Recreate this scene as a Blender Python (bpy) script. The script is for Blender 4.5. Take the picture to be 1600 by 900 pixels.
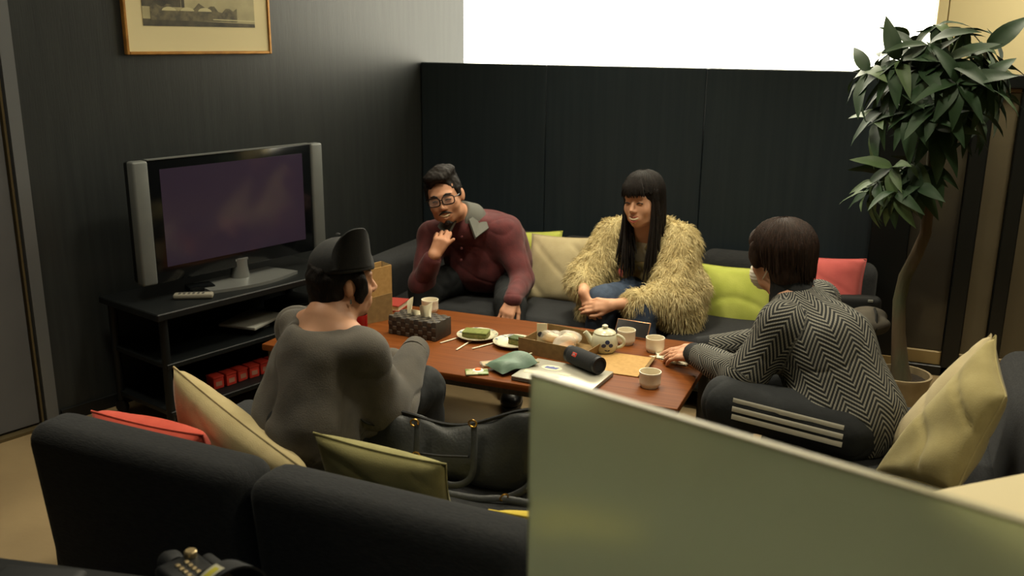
import bpy, bmesh, math, random
import numpy as np
from mathutils import Matrix, Vector, Euler

for _o in list(bpy.data.objects): bpy.data.objects.remove(_o)
SC = bpy.context.scene
COL = SC.collection
PI = math.pi
rad = math.radians

# ------------------------------------------------------------------ camera
CAM_H = 1.6
F_PX, PITCH, YAW, ROLL = 1453.1, rad(15.02), rad(-22.28), rad(0.583)
fw = np.array([math.sin(YAW)*math.cos(PITCH), math.cos(YAW)*math.cos(PITCH), -math.sin(PITCH)])
_r = np.array([math.cos(YAW), -math.sin(YAW), 0.0]); _u = np.cross(_r, fw)
c_r = _r*math.cos(ROLL)+_u*math.sin(ROLL); c_u = -_r*math.sin(ROLL)+_u*math.cos(ROLL)
CP = np.array([0, 0, CAM_H])
cd = bpy.data.cameras.new('camera'); cam = bpy.data.objects.new('camera', cd); COL.objects.link(cam)
cd.sensor_width = 36.0; cd.lens = F_PX/1600*36.0; cd.clip_start = 0.05
cam.matrix_world = Matrix(((c_r[0], c_u[0], -fw[0], 0), (c_r[1], c_u[1], -fw[1], 0), (c_r[2], c_u[2], -fw[2], CAM_H), (0, 0, 0, 1)))
cd.dof.use_dof = True; cd.dof.focus_distance = 3.4; cd.dof.aperture_fstop = 2.8
SC.camera = cam
def ray(x, y): return fw+c_r*(x-800)/F_PX-c_u*(y-450)/F_PX
def onz(x, y, z): d = ray(x, y); return CP+d*((z-CAM_H)/d[2])
def ony(x, y, Y): d = ray(x, y); return CP+d*(Y/d[1])

# ------------------------------------------------------------------ view, world, lamps
vs = SC.view_settings
vs.view_transform = 'Standard'; vs.look = 'None'; vs.gamma = 1.0; vs.use_curve_mapping = False
vs.exposure = 0.0
wd = bpy.data.worlds.new('world'); SC.world = wd; wd.use_nodes = True
wd.node_tree.nodes['Background'].inputs[0].default_value = (0.9, 0.85, 0.7, 1)
wd.node_tree.nodes['Background'].inputs[1].default_value = 0.02
CEIL = 2.7
LAMP_W = 12.0
LAMP_COL = (1.0, 0.92, 0.71)
LAMPS = [(-0.8, -1.2, 1.0), (-2.4, 2.2, 0.8), (-1.4, 3.0, 1.0), (-1.3, 3.9, 1.0), (-0.2, 3.0, 1.0), (0.80, 1.30, 1.0), (0.75, 4.40, 1.4)]  # first entry: weak cool fill added behind the camera to tint the shadows
for lx, ly, lk_ in LAMPS:
    ld = bpy.data.lights.new('downlight_or_fill', 'AREA'); ld.shape = 'DISK'; ld.size = 0.30
    ld.energy = LAMP_W*lk_; ld.spread = rad(115); ld.color = LAMP_COL if ly > 0 else (0.62, 0.90, 1.0)  # cool colour only for the added fill
    lo = bpy.data.objects.new('downlight_or_fill', ld); COL.objects.link(lo); lo.location = (lx, ly, CEIL-0.045)
WINDOW_E = 8.0

# ------------------------------------------------------------------ materials
def lin(c):
    return tuple((v/255/12.92 if v/255 <= 0.04045 else ((v/255+0.055)/1.055)**2.4) for v in c)
MATS = {}
def mat(name, c, rough=0.6, metal=0.0, c2=None, scale=20.0, stretch=(1, 1, 1), detail=4, bump=0.0, bscale=None,
        bstretch=None, spec=0.5, sheen=0.0, trans=0.0, ior=1.45, emit=None, estr=0.0, alpha=1.0, coat=0.0, lo=0.35, hi=0.65):
    """principled material: colour (sRGB 0-255) with optional noise mix towards c2 and noise bump, object coordinates"""
    m = bpy.data.materials.new(name); m.use_nodes = True; nt = m.node_tree; N = nt.nodes; L = nt.links
    b = N['Principled BSDF']
    b.inputs['Base Color'].default_value = (*lin(c), 1)
    b.inputs['Roughness'].default_value = rough; b.inputs['Metallic'].default_value = metal
    b.inputs['Specular IOR Level'].default_value = spec; b.inputs['IOR'].default_value = ior
    b.inputs['Transmission Weight'].default_value = trans; b.inputs['Alpha'].default_value = alpha
    b.inputs['Coat Weight'].default_value = coat
    if sheen: b.inputs['Sheen Weight'].default_value = sheen; b.inputs['Sheen Roughness'].default_value = 0.5
    if emit: b.inputs['Emission Color'].default_value = (*lin(emit), 1); b.inputs['Emission Strength'].default_value = estr
    tc = N.new('ShaderNodeTexCoord')
    if c2 is not None:
        mp = N.new('ShaderNodeMapping'); mp.inputs['Scale'].default_value = stretch
        nz = N.new('ShaderNodeTexNoise'); nz.inputs['Scale'].default_value = scale; nz.inputs['Detail'].default_value = detail
        mr = N.new('ShaderNodeMapRange'); mr.inputs['From Min'].default_value = lo; mr.inputs['From Max'].default_value = hi
        mx = N.new('ShaderNodeMix'); mx.data_type = 'RGBA'
        mx.inputs[6].default_value = (*lin(c), 1); mx.inputs[7].default_value = (*lin(c2), 1)
        L.new(tc.outputs['Object'], mp.inputs[0]); L.new(mp.outputs[0], nz.inputs['Vector']); L.new(nz.outputs['Fac'], mr.inputs[0])
        L.new(mr.outputs[0], mx.inputs[0]); L.new(mx.outputs[2], b.inputs['Base Color'])
    if bump:
        mp2 = N.new('ShaderNodeMapping'); mp2.inputs['Scale'].default_value = bstretch or stretch
        n2 = N.new('ShaderNodeTexNoise'); n2.inputs['Scale'].default_value = bscale or scale; n2.inputs['Detail'].default_value = 5
        bp = N.new('ShaderNodeBump'); bp.inputs['Strength'].default_value = bump; bp.inputs['Distance'].default_value = 0.01
        L.new(tc.outputs['Object'], mp2.inputs[0]); L.new(mp2.outputs[0], n2.inputs['Vector']); L.new(n2.outputs['Fac'], bp.inputs['Height'])
        L.new(bp.outputs[0], b.inputs['Normal'])
    MATS[name] = m
    return m
M = MATS

# ------------------------------------------------------------------ geometry helpers
def rotm(rx=0, ry=0, rz=0): return np.array(Euler((rx, ry, rz)).to_matrix())
class G:
    """collects shapes; mesh() makes one mesh of them"""
    def __init__(s): s.v = []; s.f = []; s.n = 0; s.mi = []
    def add(s, v, f, m=0):
        v = np.asarray(v, float); s.v.append(v); s.f += [tuple(i+s.n for i in q) for q in f]; s.mi += [m]*len(f); s.n += len(v); return s
    def box(s, c, size, R=None, m=0):
        h = np.array(size)/2
        v = np.array([[x, y, z] for x in (-1, 1) for y in (-1, 1) for z in (-1, 1)])*h
        if R is not None: v = v@np.asarray(R).T
        return s.add(v+np.array(c), [(0, 1, 3, 2), (4, 6, 7, 5), (0, 4, 5, 1), (2, 3, 7, 6), (0, 2, 6, 4), (1, 5, 7, 3)], m)
    def rbox(s, c, size, bev, seg=3, R=None, m=0, warp=None):
        bm = bmesh.new(); bmesh.ops.create_cube(bm, size=1)
        bmesh.ops.scale(bm, vec=Vector(size), verts=bm.verts)
        bmesh.ops.bevel(bm, geom=bm.edges[:]+bm.verts[:], offset=bev, segments=seg, profile=0.5, affect='EDGES')
        bm.verts.ensure_lookup_table(); bm.verts.index_update()
        v = np.array([w.co[:] for w in bm.verts]); f = [tuple(w.index for w in q.verts) for q in bm.faces]; bm.free()
        if warp: v = warp(v)
        if R is not None: v = v@np.asarray(R).T
        return s.add(v+np.array(c), f, m)
    def tube(s, path, r, n=8, caps=True, flat=None, m=0, up=(0, 0, 1)):
        p = np.asarray(path, float); k = len(p)
        rr = np.full(k, r) if np.isscalar(r) else np.asarray(r, float)
        t = np.gradient(p, axis=0); t /= np.linalg.norm(t, axis=1)[:, None]+1e-12
        a = np.array(up, float)
        if abs(a@t[0]) > 0.95: a = np.array([1., 0, 0])
        vs_ = []
        for i in range(k):
            a = a-(a@t[i])*t[i]; a /= np.linalg.norm(a)+1e-12; b = np.cross(t[i], a)
            ang = np.arange(n)*2*PI/n
            fa, fb = (1, 1) if flat is None else flat
            vs_.append(p[i]+rr[i]*(np.cos(ang)[:, None]*a*fa+np.sin(ang)[:, None]*b*fb))
        f = [(i*n+j, i*n+(j+1) % n, (i+1)*n+(j+1) % n, (i+1)*n+j) for i in range(k-1) for j in range(n)]
        if caps: f += [tuple(range(n))[::-1], tuple(range((k-1)*n, k*n))]
        return s.add(np.concatenate(vs_), f, m)
    def lathe(s, prof, n=24, c=(0, 0, 0), R=None, m=0, caps=True):
        prof = np.asarray(prof, float); k = len(prof); ang = np.arange(n)*2*PI/n
        v = np.concatenate([np.stack([r*np.cos(ang), r*np.sin(ang), np.full(n, z)], 1) for r, z in prof])
        f = [(i*n+j, i*n+(j+1) % n, (i+1)*n+(j+1) % n, (i+1)*n+j) for i in range(k-1) for j in range(n)]
        if caps: f += [tuple(range(n))[::-1], tuple(range((k-1)*n, k*n))]
        if R is not None: v = v@np.asarray(R).T
        return s.add(v+np.array(c), f, m)
    def prism(s, poly, z0, z1, m=0):
        n = len(poly)
        v = [(x, y, z0) for x, y in poly]+[(x, y, z1) for x, y in poly]
        f = [tuple(range(n))[::-1], tuple(range(n, 2*n))]+[(i, (i+1) % n, n+(i+1) % n, n+i) for i in range(n)]
        return s.add(v, f, m)
    def mesh(s, name='mesh', smooth=35):
        me = bpy.data.meshes.new(name)
        me.from_pydata(np.concatenate(s.v).tolist(), [], s.f)
        if any(s.mi): me.polygons.foreach_set('material_index', s.mi)
        if smooth:
            me.polygons.foreach_set('use_smooth', [True]*len(me.polygons)); me.set_sharp_from_angle(angle=rad(smooth))
        me.update()
        return me
RM = {}
def place(o, parent):
    if parent is not None: o.parent = parent
def obj(name, g, m, parent=None, world=False, smooth=35, kind=None, label=None):
    """one mesh object; world=True: the shape is given in world coordinates, its parent's place is taken off"""
    me = g.mesh(name, smooth) if isinstance(g, G) else g
    if world and parent is not None: me.transform(RM[parent.name].inverted())
    for mm in (m if isinstance(m, (list, tuple)) else [m]): me.materials.append(MATS[mm] if isinstance(mm, str) else mm)
    o = bpy.data.objects.new(name, me); COL.objects.link(o); place(o, parent)
    if kind: o['kind'] = kind
    if label: o['label'] = label
    return o
def tag(o, label, cat, group=None):
    o['label'] = label; o['category'] = cat
    if group: o['group'] = group
    return o
def thing(name, label, cat, loc=(0, 0, 0), rotz=0.0, group=None, rot=None):
    o = bpy.data.objects.new(name, None); COL.objects.link(o); o.empty_display_size = 0.05
    e = Euler(rot) if rot is not None else Euler((0, 0, rotz))
    o.location = loc; o.rotation_euler = e
    RM[o.name] = Matrix.Translation(Vector(loc)) @ e.to_matrix().to_4x4()
    return tag(o, label, cat, group)
def struct(name, g, m, parent=None, smooth=35):
    o = obj(name, g, m, parent, smooth=smooth)
    if parent is None: o['kind'] = 'structure'
    return o
def sroot(name, loc=(0, 0, 0), rotz=0.0):
    o = bpy.data.objects.new(name, None); COL.objects.link(o); o.location = loc; o.rotation_euler = (0, 0, rotz); o['kind'] = 'structure'
    RM[o.name] = Matrix.Translation(Vector(loc)) @ Matrix.Rotation(rotz, 4, 'Z')
    return o
def text_mesh(s, size, ext=0.0005):
    cu = bpy.data.curves.new('txt', 'FONT'); cu.body = s; cu.size = size; cu.extrude = ext; cu.align_x = 'CENTER'; cu.align_y = 'CENTER'
    t = bpy.data.objects.new('txt', cu); COL.objects.link(t)
    bpy.context.view_layer.update()
    me = bpy.data.meshes.new_from_object(t.evaluated_get(bpy.context.evaluated_depsgraph_get()))
    bpy.data.objects.remove(t)
    return me
rng = np.random.default_rng(7)

# ------------------------------------------------------------------ palette
mat('floor_stone', (144, 124, 90), 0.55, c2=(130, 111, 80), scale=3.0, bump=0.05, bscale=60)
mat('wall_wood', (44, 47, 47), 0.36, c2=(37, 40, 41), scale=6.0, stretch=(6, 6, 0.35), bump=0.06, bscale=30, bstretch=(6, 6, 0.4))
mat('panel_black', (36, 45, 50), 0.5, c2=(31, 40, 46), scale=5, stretch=(8, 1, 0.3), spec=0.35)
mat('ceiling_white', (190, 180, 160), 0.9)
mat('plaster', (170, 150, 115), 0.9, c2=(160, 141, 108), scale=4)
mat('door_grey', (92, 92, 94), 0.5, c2=(84, 85, 88), scale=3)
mat('trim_grey', (104, 106, 108), 0.35, metal=0.3)
mat('brass_strip', (96, 84, 58), 0.5, metal=0.4)
mat('baseboard_black', (20, 22, 22), 0.5)
mat('window_glow', (255, 250, 230), 0.6, emit=(255, 249, 226), estr=WINDOW_E)
mat('cabinet_cream', (228, 212, 164), 0.5)
mat('handle_grey', (70, 70, 66), 0.35, metal=0.6)
mat('frame_black', (14, 17, 18), 0.35)
mat('pane_tan', (94, 86, 68), 0.3, c2=(86, 78, 62), scale=2)
mat('pane_smoke', (54, 50, 43), 0.12, spec=0.6)
mat('strip_cream', (150, 128, 84), 0.5)
mat('rail_brown', (110, 84, 56), 0.5)
mat('sofa_fabric', (47, 48, 49), 0.95, c2=(39, 40, 42), scale=160, stretch=(0.25, 1, 1), bump=0.25, bscale=300, sheen=0.05, spec=0.2)
mat('foot_metal', (40, 40, 40), 0.4, metal=0.8)
mat('lamp_ring', (210, 205, 195), 0.4)
mat('lamp_glow', (255, 240, 200), 0.5, emit=(255, 235, 185), estr=4.0)

# ------------------------------------------------------------------ room
YP = 4.85                       # front of the black partition
YB = 5.23                       # lit back wall
A2 = np.array([-3.23, 2.45]); B2 = np.array([-2.574, 4.85]); WL = float(np.hypot(*(B2-A2)))
WDIR = (B2-A2)/WL; WANG = math.atan2(WDIR[1], WDIR[0])        # along the picture wall
WN = np.array([WDIR[1], -WDIR[0]])                            # into the room
def wp(s, off, z): q = A2+WDIR*s+WN*off; return np.array([q[0], q[1], z])
RX, FY = 3.2, -2.2
struct('floor', G().box((0, 1.5, -0.05), (8.4, 7.9, 0.1)), 'floor_stone')
struct('ceiling', G().box((0, 1.5, CEIL+0.05), (8.4, 7.9, 0.1)), 'ceiling_white')
# picture wall, in its own frame: x along the wall, -y into the room
wl = sroot('wall_left', (A2[0], A2[1], 0), WANG)
S1 = (YB-A2[1])/WDIR[1]; S0 = (FY-A2[1])/WDIR[1]
struct('wall_panel', G().box(((S0-0.68)/2, 0.06, CEIL/2), (-0.68-S0, 0.12, CEIL)), 'wall_wood', wl)
struct('wall_panel', G().box(((0.225+S1)/2, 0.06, CEIL/2), (S1-0.225, 0.12, CEIL)), 'wall_wood', wl)
struct('wall_panel', G().box((-0.23, 0.06, (2.1+CEIL)/2), (0.91, 0.12, CEIL-2.1)), 'wall_wood', wl)
bb = struct('baseboard_left', G().box(((0.225+2.45)/2, -0.006, 0.0275), (2.2, 0.014, 0.055)), 'baseboard_black'); bb.location = wl.location; bb.rotation_euler = wl.rotation_euler
d1 = sroot('door_1', (A2[0], A2[1], 0), WANG)
obj('door_leaf', G().rbox((-0.255, 0.035, 1.045), (0.82, 0.04, 2.05), 0.004, 1), 'door_grey', d1)
obj('door_edge', G().box((0.164, 0.022, 1.045), (0.009, 0.035, 2.05)), 'brass_strip', d1)
hd = obj('door_handle', G().tube([(-0.58, 0.015, 1.0), (-0.58, -0.045, 1.0), (-0.47, -0.045, 1.0)], 0.010), 'handle_grey', d1)
t1 = sroot('trim_1', (A2[0], A2[1], 0), WANG)
obj('jamb', G().box((0.200, 0.045, 1.05), (0.05, 0.11, 2.1)), 'trim_grey', t1)
obj('jamb', G().box((-0.68, 0.045, 1.05), (0.05, 0.11, 2.1)), 'trim_grey', t1)
obj('head_jamb', G().box((-0.24, 0.045, 2.1), (0.93, 0.11, 0.05)), 'trim_grey', t1)
obj('sill', G().box((-0.24, 0.03, 0.006), (0.9, 0.1, 0.014)), 'brass_strip', t1)
# the black partition: four panels
wb = sroot('wall_back', (0, 0, 0))
xs = [-2.565, -1.80, -0.93, -0.07]
for a, b in zip(xs[:-1], xs[1:]):
    obj('partition_panel', G().rbox(((a+b)/2, YP+0.03, 0.732), (b-a-0.003, 0.06, 1.464), 0.004, 1), 'panel_black', wb)
# glazed doors right of it: black frames
d2 = sroot('door_2', (0, 0, 0))
def fr(x0, x1, z0, z1, y0=YP-0.01, y1=YP+0.06, m='frame_black', n='door_frame', par=d2):
    return obj(n, G().rbox(((x0+x1)/2, (y0+y1)/2, (z0+z1)/2), (x1-x0, y1-y0, z1-z0), 0.004, 1), m, par)
XE = 1.75
fr(-0.075, 0.10, 0, 1.405, n='stile'); fr(0.315, 0.392, 0, 1.405, n='stile'); fr(0.50, 0.565, 0, 1.405, n='stile'); fr(0.97, 1.05, 0, 1.405, n='stile'); fr(1.45, XE, 0, 1.405, n='stile')
fr(-0.075, XE, 1.405, 1.464, YP-0.015, YP+0.07, n='top_rail')
fr(-0.07, XE, 0.0, 0.05, n='bottom_rail')
for x0, x1, pm in ((0.10, 0.315, 'pane_smoke'), (0.392, 0.50, 'pane_tan'), (0.565, 0.97, 'pane_tan'), (1.05, 1.45, 'pane_tan')):
    fr(x0, x1, 0.12, 1.385, YP+0.015, YP+0.03, pm, 'pane')
    fr(x0, x1, 0.05, 0.12, YP+0.005, YP+0.035, 'strip_cream', 'kick_strip')
    fr(x0, x1, 1.385, 1.405, YP+0.005, YP+0.035, 'rail_brown', 'bead')
obj('kick_strip', G().box((0.045, YP-0.013, 0.05), (0.10, 0.012, 0.045)), 'strip_cream', d2)
# far wall with the overexposed lit window above the partition
w1 = sroot('window_1', (0, 0, 0))
WX0 = A2[0]+WDIR[0]*S1; WX1 = 0.105
obj('pane', G().box(((WX0+WX1)/2, YB+0.01, 1.9), (WX1-WX0, 0.02, 1.6)), 'window_glow', w1)
struct('wall_far', G().box(((WX0-1+RX)/2, YB+0.08, CEIL/2), (RX-WX0+1.2, 0.1, CEIL)), 'plaster')
struct('wall_right', G().box((RX+0.05, 1.5, CEIL/2), (0.1, 7.9, CEIL)), 'wall_wood')
struct('wall_front', G().box((0, FY-0.05, CEIL/2), (8.4, 0.1, CEIL)), 'wall_wood')
# cream wall cupboard over the rail
cb = thing('wall_cabinet', 'cream wall cupboard with flat doors and a slim handle above the black rail', 'cabinet', (0.11, 5.02, 1.40))
obj('carcass', G().box((0.82, 0.105, 0.45), (1.64, 0.17, 0.9)), 'cabinet_cream', cb)
obj('stile', G().rbox((0.022, 0.01, 0.45), (0.045, 0.02, 0.9), 0.002, 1), 'cabinet_cream', cb)
for k in range(3):
    x0 = 0.048+k*0.46
    dr = obj('cabinet_door', G().rbox((x0+0.2285, 0.01, 0.45), (0.455, 0.02, 0.9), 0.002, 1), 'cabinet_cream', cb)
    hx = x0+0.385
    obj('handle', G().rbox((hx, -0.010, 0.295), (0.028, 0.022, 0.095), 0.004, 2), 'handle_grey', dr)
# ceiling lamps (out of view): the room's light and one added cool fill
for i, (lx, ly, _k) in enumerate(LAMPS):
    t = thing('downlight', 'unseen round ceiling downlight with a pale ring', 'lamp', (lx, ly, CEIL-0.04), group='ceiling downlights')
    obj('ring', G().lathe([(0.158, 0.0), (0.19, 0.0), (0.19, 0.04), (0.158, 0.04), (0.158, 0.0)], 32, caps=False), 'lamp_ring', t)
    obj('diffuser', G().lathe([(0.0, 0.02), (0.158, 0.02), (0.158, 0.04), (0, 0.04)], 32), 'lamp_glow', t)
# ------------------------------------------------------------------ sofas
def sofa_module(label, x0, x1, y_out, sgn, depth, axis='x', zt=0.575, arm=None, seat_h=0.335, lean=0.05, group=None, back_t=0.17, yaw=0.0):
    """modular sofa piece: x0..x1 along its back, outer face of the back at y_out, seat towards sgn*y (axis 'y': turned a quarter)"""
    w = x1-x0-0.008; cx = (x0+x1)/2
    if axis == 'x': t = thing('sofa_section', label, 'sofa', (cx, y_out, 0), yaw if sgn > 0 else PI, group)
    else: t = thing('sofa_section', label, 'sofa', (y_out, cx, 0), PI/2, group)
    def lw(v):
        v = v.copy(); v[:, 1] -= lean*(v[:, 2]/0.5); return v
    zc = (0.09+zt)/2
    obj('backrest', G().rbox((0, back_t/2+0.01, zc), (w, back_t, zt-0.09), 0.06, 5, warp=lw), 'sofa_fabric', t)
    obj('base', G().rbox((0, depth/2+0.02, 0.155), (w, depth-0.04, 0.13), 0.03, 3), 'sofa_fabric', t)
    obj('seat_cushion', G().rbox((0, 0.12+(depth-0.12)/2, 0.22+(seat_h-0.22)/2), (w-0.004, depth-0.12, seat_h-0.215), 0.04, 4), 'sofa_fabric', t)
    for a in (-1, 1):
        for b in (0.08, depth-0.08):
            obj('foot', G().lathe([(0.018, 0), (0.022, 0.1)], 12, (a*(w/2-0.07), b, 0)), 'foot_metal', t)
    if arm:
        obj('armrest', G().rbox((arm*(w/2-0.09), depth/2, 0.09+(zt-0.03-0.09)/2), (0.18, depth-0.02, zt-0.12), 0.055, 5), 'sofa_fabric', t)
    return t
sofa_module('charcoal low sofa section with a coral cushion, its back end nearest the grey door', -2.13, -1.375, 1.654, 1, 0.90, yaw=rad(-2.0), group='sofa sections')
sofa_module('charcoal low sofa section holding the olive cushion and black handbag', -1.375, -0.62, 1.628, 1, 0.90, yaw=rad(-2.0), group='sofa sections')
sofa_module('charcoal low sofa section behind the frosted glass screen', -0.62, 0.10, 1.602, 1, 0.90, yaw=rad(-2.0), group='sofa sections')
sofa_module('charcoal sofa section with an armrest under the man in dark red shirt', -2.44, -1.655, 4.80, -1, 0.92, zt=0.56, arm=1, group='sofa sections')
sofa_module('charcoal sofa section under the woman in the shaggy coat', -1.655, -0.875, 4.80, -1, 0.92, zt=0.56, group='sofa sections')
sofa_module('charcoal sofa section holding the square lime and pink cushions', -0.875, -0.015, 4.80, -1, 0.92, zt=0.56, group='sofa sections')
sofa_module('charcoal sofa section under the person in the herringbone sweater', 2.58, 3.46, 0.56, 1, 0.88, axis='y', zt=0.60, group='sofa sections')

# ------------------------------------------------------------------ coffee table
TZ = 0.40
def wood(name, c, c2, rough):
    m = mat(name, c, rough, c2=c2, scale=5, stretch=(0.5, 7, 7), detail=8, spec=0.16)
    nt = m.node_tree; N = nt.nodes; L = nt.links; b = N['Principled BSDF']
    w = N.new('ShaderNodeTexWave'); w.wave_type = 'BANDS'; w.bands_direction = 'Y'; w.inputs['Scale'].default_value = 14; w.inputs['Distortion'].default_value = 6; w.inputs['Detail'].default_value = 4; w.inputs['Detail Scale'].default_value = 0.6
    tc = N.new('ShaderNodeTexCoord'); mp = N.new('ShaderNodeMapping'); mp.inputs['Scale'].default_value = (0.12, 1, 1)
    L.new(tc.outputs['Object'], mp.inputs[0]); L.new(mp.outputs[0], w.inputs[0])
    mx = [n for n in N if n.type == 'MIX'][0]
    m2 = N.new('ShaderNodeMix'); m2.data_type = 'RGBA'; m2.blend_type = 'MULTIPLY'; m2.inputs[7].default_value = (0.8, 0.74, 0.68, 1)
    ml = N.new('ShaderNodeMath'); ml.operation = 'MULTIPLY'; ml.inputs[1].default_value = 0.45
    L.new(w.outputs['Fac'], ml.inputs[0]); L.new(ml.outputs[0], m2.inputs[0]); L.new(mx.outputs[2], m2.inputs[6]); L.new(m2.outputs[2], b.inputs['Base Color'])
    return m
wood('table_wood', (120, 67, 29), (102, 55, 22), 0.45)
mat('table_leg', (78, 74, 66), 0.5, c2=(62, 59, 52), scale=8, stretch=(8, 8, 0.5))
TX0, TX1, TY0, TY1 = -2.285, -0.588, 2.915, 3.655
tb = thing('coffee_table', 'long low orange-brown wooden coffee table laden with tea things', 'table', ((TX0+TX1)/2, (TY0+TY1)/2, 0))
tw, td = TX1-TX0, TY1-TY0
obj('tabletop', G().rbox((0, 0, TZ-0.014), (tw, td, 0.028), 0.005, 2), 'table_wood', tb)
obj('apron', G().box((0, td/2-0.10, TZ-0.055), (tw-0.24, 0.022, 0.055)), 'table_leg', tb)
obj('apron', G().box((0, -td/2+0.10, TZ-0.055), (tw-0.24, 0.022, 0.055)), 'table_leg', tb)
for a in (-1, 1):
    for b in (-1, 1):
        obj('leg', G().rbox((a*(tw/2-0.035), b*(td/2-0.045), (TZ-0.027)/2), (0.046, 0.046, TZ-0.027), 0.003, 1), 'table_leg', tb)

# ------------------------------------------------------------------ television, rack, picture (in the wall's frame: s along, o out of the wall)
mat('tv_silver', (96, 99, 97), 0.5, metal=0.2, c2=(90, 93, 92), scale=8)
mat('tv_bezel', (10, 12, 14), 0.12, spec=0.6)
mat('tv_screen', (52, 44, 62), 0.10, spec=0.6)
mat('logo_white', (150, 150, 150), 0.5)
mat('rack_black', (11, 14, 15), 0.5, spec=0.3)
mat('stand_silver', (120, 122, 120), 0.3, metal=0.5)
def wthing(name, label, cat, s, o, z, rot=0.0, group=None):
    q = wp(s, o, z); return thing(name, label, cat, tuple(q), WANG+rot, group)
# local frame: x along wall, -y out of the wall
tv = wthing('television', 'wide flat television with silver side speakers and a dark screen', 'television', 0.976, 0.30, 0.531)
W_, H0, H1 = 0.98, 0.066, 0.580
obj('housing', G().rbox((0, 0.035, (H0+H1)/2), (W_-0.02, 0.075, H1-H0-0.01), 0.012, 2), 'rack_black', tv)
obj('bezel', G().rbox((0, -0.002, (H0+H1)/2), (W_-0.136, 0.02, H1-H0), 0.004, 2), 'tv_bezel', tv)
obj('screen', G().box((0, -0.0118, (H0+H1)/2+0.012), (W_-0.24, 0.003, H1-H0-0.105)), 'tv_screen', tv)
for a in (-1, 1):
    obj('speaker', G().rbox((a*(W_/2-0.034), 0.004, (H0+H1)/2), (0.068, 0.05, H1-H0), 0.010, 3), 'tv_silver', tv)
obj('top_edge', G().box((0, 0.0, H1+0.001), (W_-0.136, 0.03, 0.004)), 'tv_silver', tv)
lg = text_mesh('HITACHI', 0.017); lg.transform(Matrix.Translation((0.0, -0.0125, H0+0.030)) @ Matrix.Rotation(PI/2, 4, 'X')); obj('logo', lg, 'logo_white', tv)
obj('neck', G().lathe([(0.045, 0.0), (0.036, 0.05), (0.036, 0.09)], 20, (0.0, 0.01, 0.012)), 'stand_silver', tv)
def arc_plate():
    pts = [(-0.235+0.47*i/20, -0.105-0.05*math.sin(PI*i/20)) for i in range(21)]
    return [(x, y) for x, y in pts]+[(0.20, 0.07), (-0.20, 0.07)]
obj('stand_plate', G().prism(arc_plate(), 0.0, 0.014), 'stand_silver', tv)
rk = wthing('media_rack', 'black media rack with open shelves carrying the television', 'rack', 0.93, 0.29, 0.0)
RW, RD = 1.02, 0.44
obj('top_shelf', G().rbox((0, 0, 0.515), (RW, RD, 0.03), 0.004, 1), 'rack_black', rk)
obj('shelf', G().rbox((0, 0, 0.300), (RW-0.06, RD-0.02, 0.022), 0.003, 1), 'rack_black', rk)
obj('shelf', G().rbox((0, 0, 0.095), (RW-0.06, RD-0.02, 0.022), 0.003, 1), 'rack_black', rk)
obj('back_panel', G().box((0, RD/2-0.02, 0.31), (RW-0.10, 0.012, 0.40)), 'rack_black', rk)
for a in (-1, 1):
    for b in (-1, 1):
        p_ = obj('post', G().lathe([(0.018, 0.06), (0.018, 0.50)], 14, (a*(RW/2-0.04), b*(RD/2-0.03), 0)), 'rack_black', rk)
        obj('caster', G().lathe([(0.026, -0.011), (0.03, -0.006), (0.03, 0.006), (0.026, 0.011)], 18, (a*(RW/2-0.04), b*(RD/2-0.03), 0.03), rotm(0, PI/2, 0.4)), 'rack_black', p_)
mat('remote_grey', (120, 116, 104), 0.5); mat('button_dark', (60, 58, 54), 0.5)
rc = wthing('remote_control', 'grey remote control lying at the end of the rack top', 'remote', 0.66, 0.40, 0.5305, -0.75)
obj('case', G().rbox((0, 0, 0.011), (0.16, 0.047, 0.021), 0.007, 2), 'remote_grey', rc)
for i in range(6):
    for j in (-1, 0, 1):
        obj('button', G().rbox((-0.055+i*0.019, j*0.012, 0.0222), (0.010, 0.007, 0.003), 0.001, 1), 'button_dark', rc)
bxx = wthing('set_top_box', 'small black box beside the television foot', 'box', 0.76, 0.30, 0.5305, -0.3)
obj('case', G().rbox((0, 0, 0.011), (0.11, 0.08, 0.022), 0.004, 2), 'tv_bezel', bxx)
obj('front', G().box((0, -0.0405, 0.011), (0.09, 0.002, 0.012)), 'rack_black', bxx)
mat('silver_pale', (176, 176, 168), 0.35, metal=0.35)
sd = wthing('disc_player', 'flat silver device on a round foot on the middle rack shelf', 'player', 0.99, 0.34, 0.311, 0.35)
obj('case', G().rbox((0, 0, 0.035), (0.25, 0.19, 0.014), 0.004, 2), 'silver_pale', sd)
obj('foot', G().lathe([(0.045, 0.0), (0.04, 0.03)], 20, (0.03, -0.02, 0)), 'stand_silver', sd)
dk = wthing('game_console', 'black device with a pale front at the end of the middle shelf', 'console', 1.24, 0.33, 0.311, 0.1)
obj('case', G().rbox((0, 0, 0.04), (0.20, 0.20, 0.08), 0.008, 2), 'rack_black', dk)
obj('front_panel', G().rbox((0, -0.102, 0.055), (0.16, 0.006, 0.02), 0.002, 1), 'silver_pale', dk)
mat('box_red', (205, 62, 48), 0.5, c2=(190, 52, 42), scale=30); mat('box_label', (170, 120, 100), 0.6)
for i in range(6):
    b = wthing('red_case', 'small red box in the row on the lowest rack shelf', 'box', 0.735+i*0.062, 0.395+0.004*(i % 2), 0.1065, 0.05*((i*7) % 3-1), 'red boxes on the lowest shelf')
    obj('body', G().rbox((0, 0, 0.024), (0.052, 0.06, 0.048), 0.004, 2), 'box_red', b)
    obj('lid', G().rbox((0, 0, 0.0525), (0.054, 0.062, 0.010), 0.003, 2), 'box_red', b)
    obj('label', G().box((0, -0.0305, 0.024), (0.03, 0.001, 0.02)), 'box_label', b)

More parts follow.
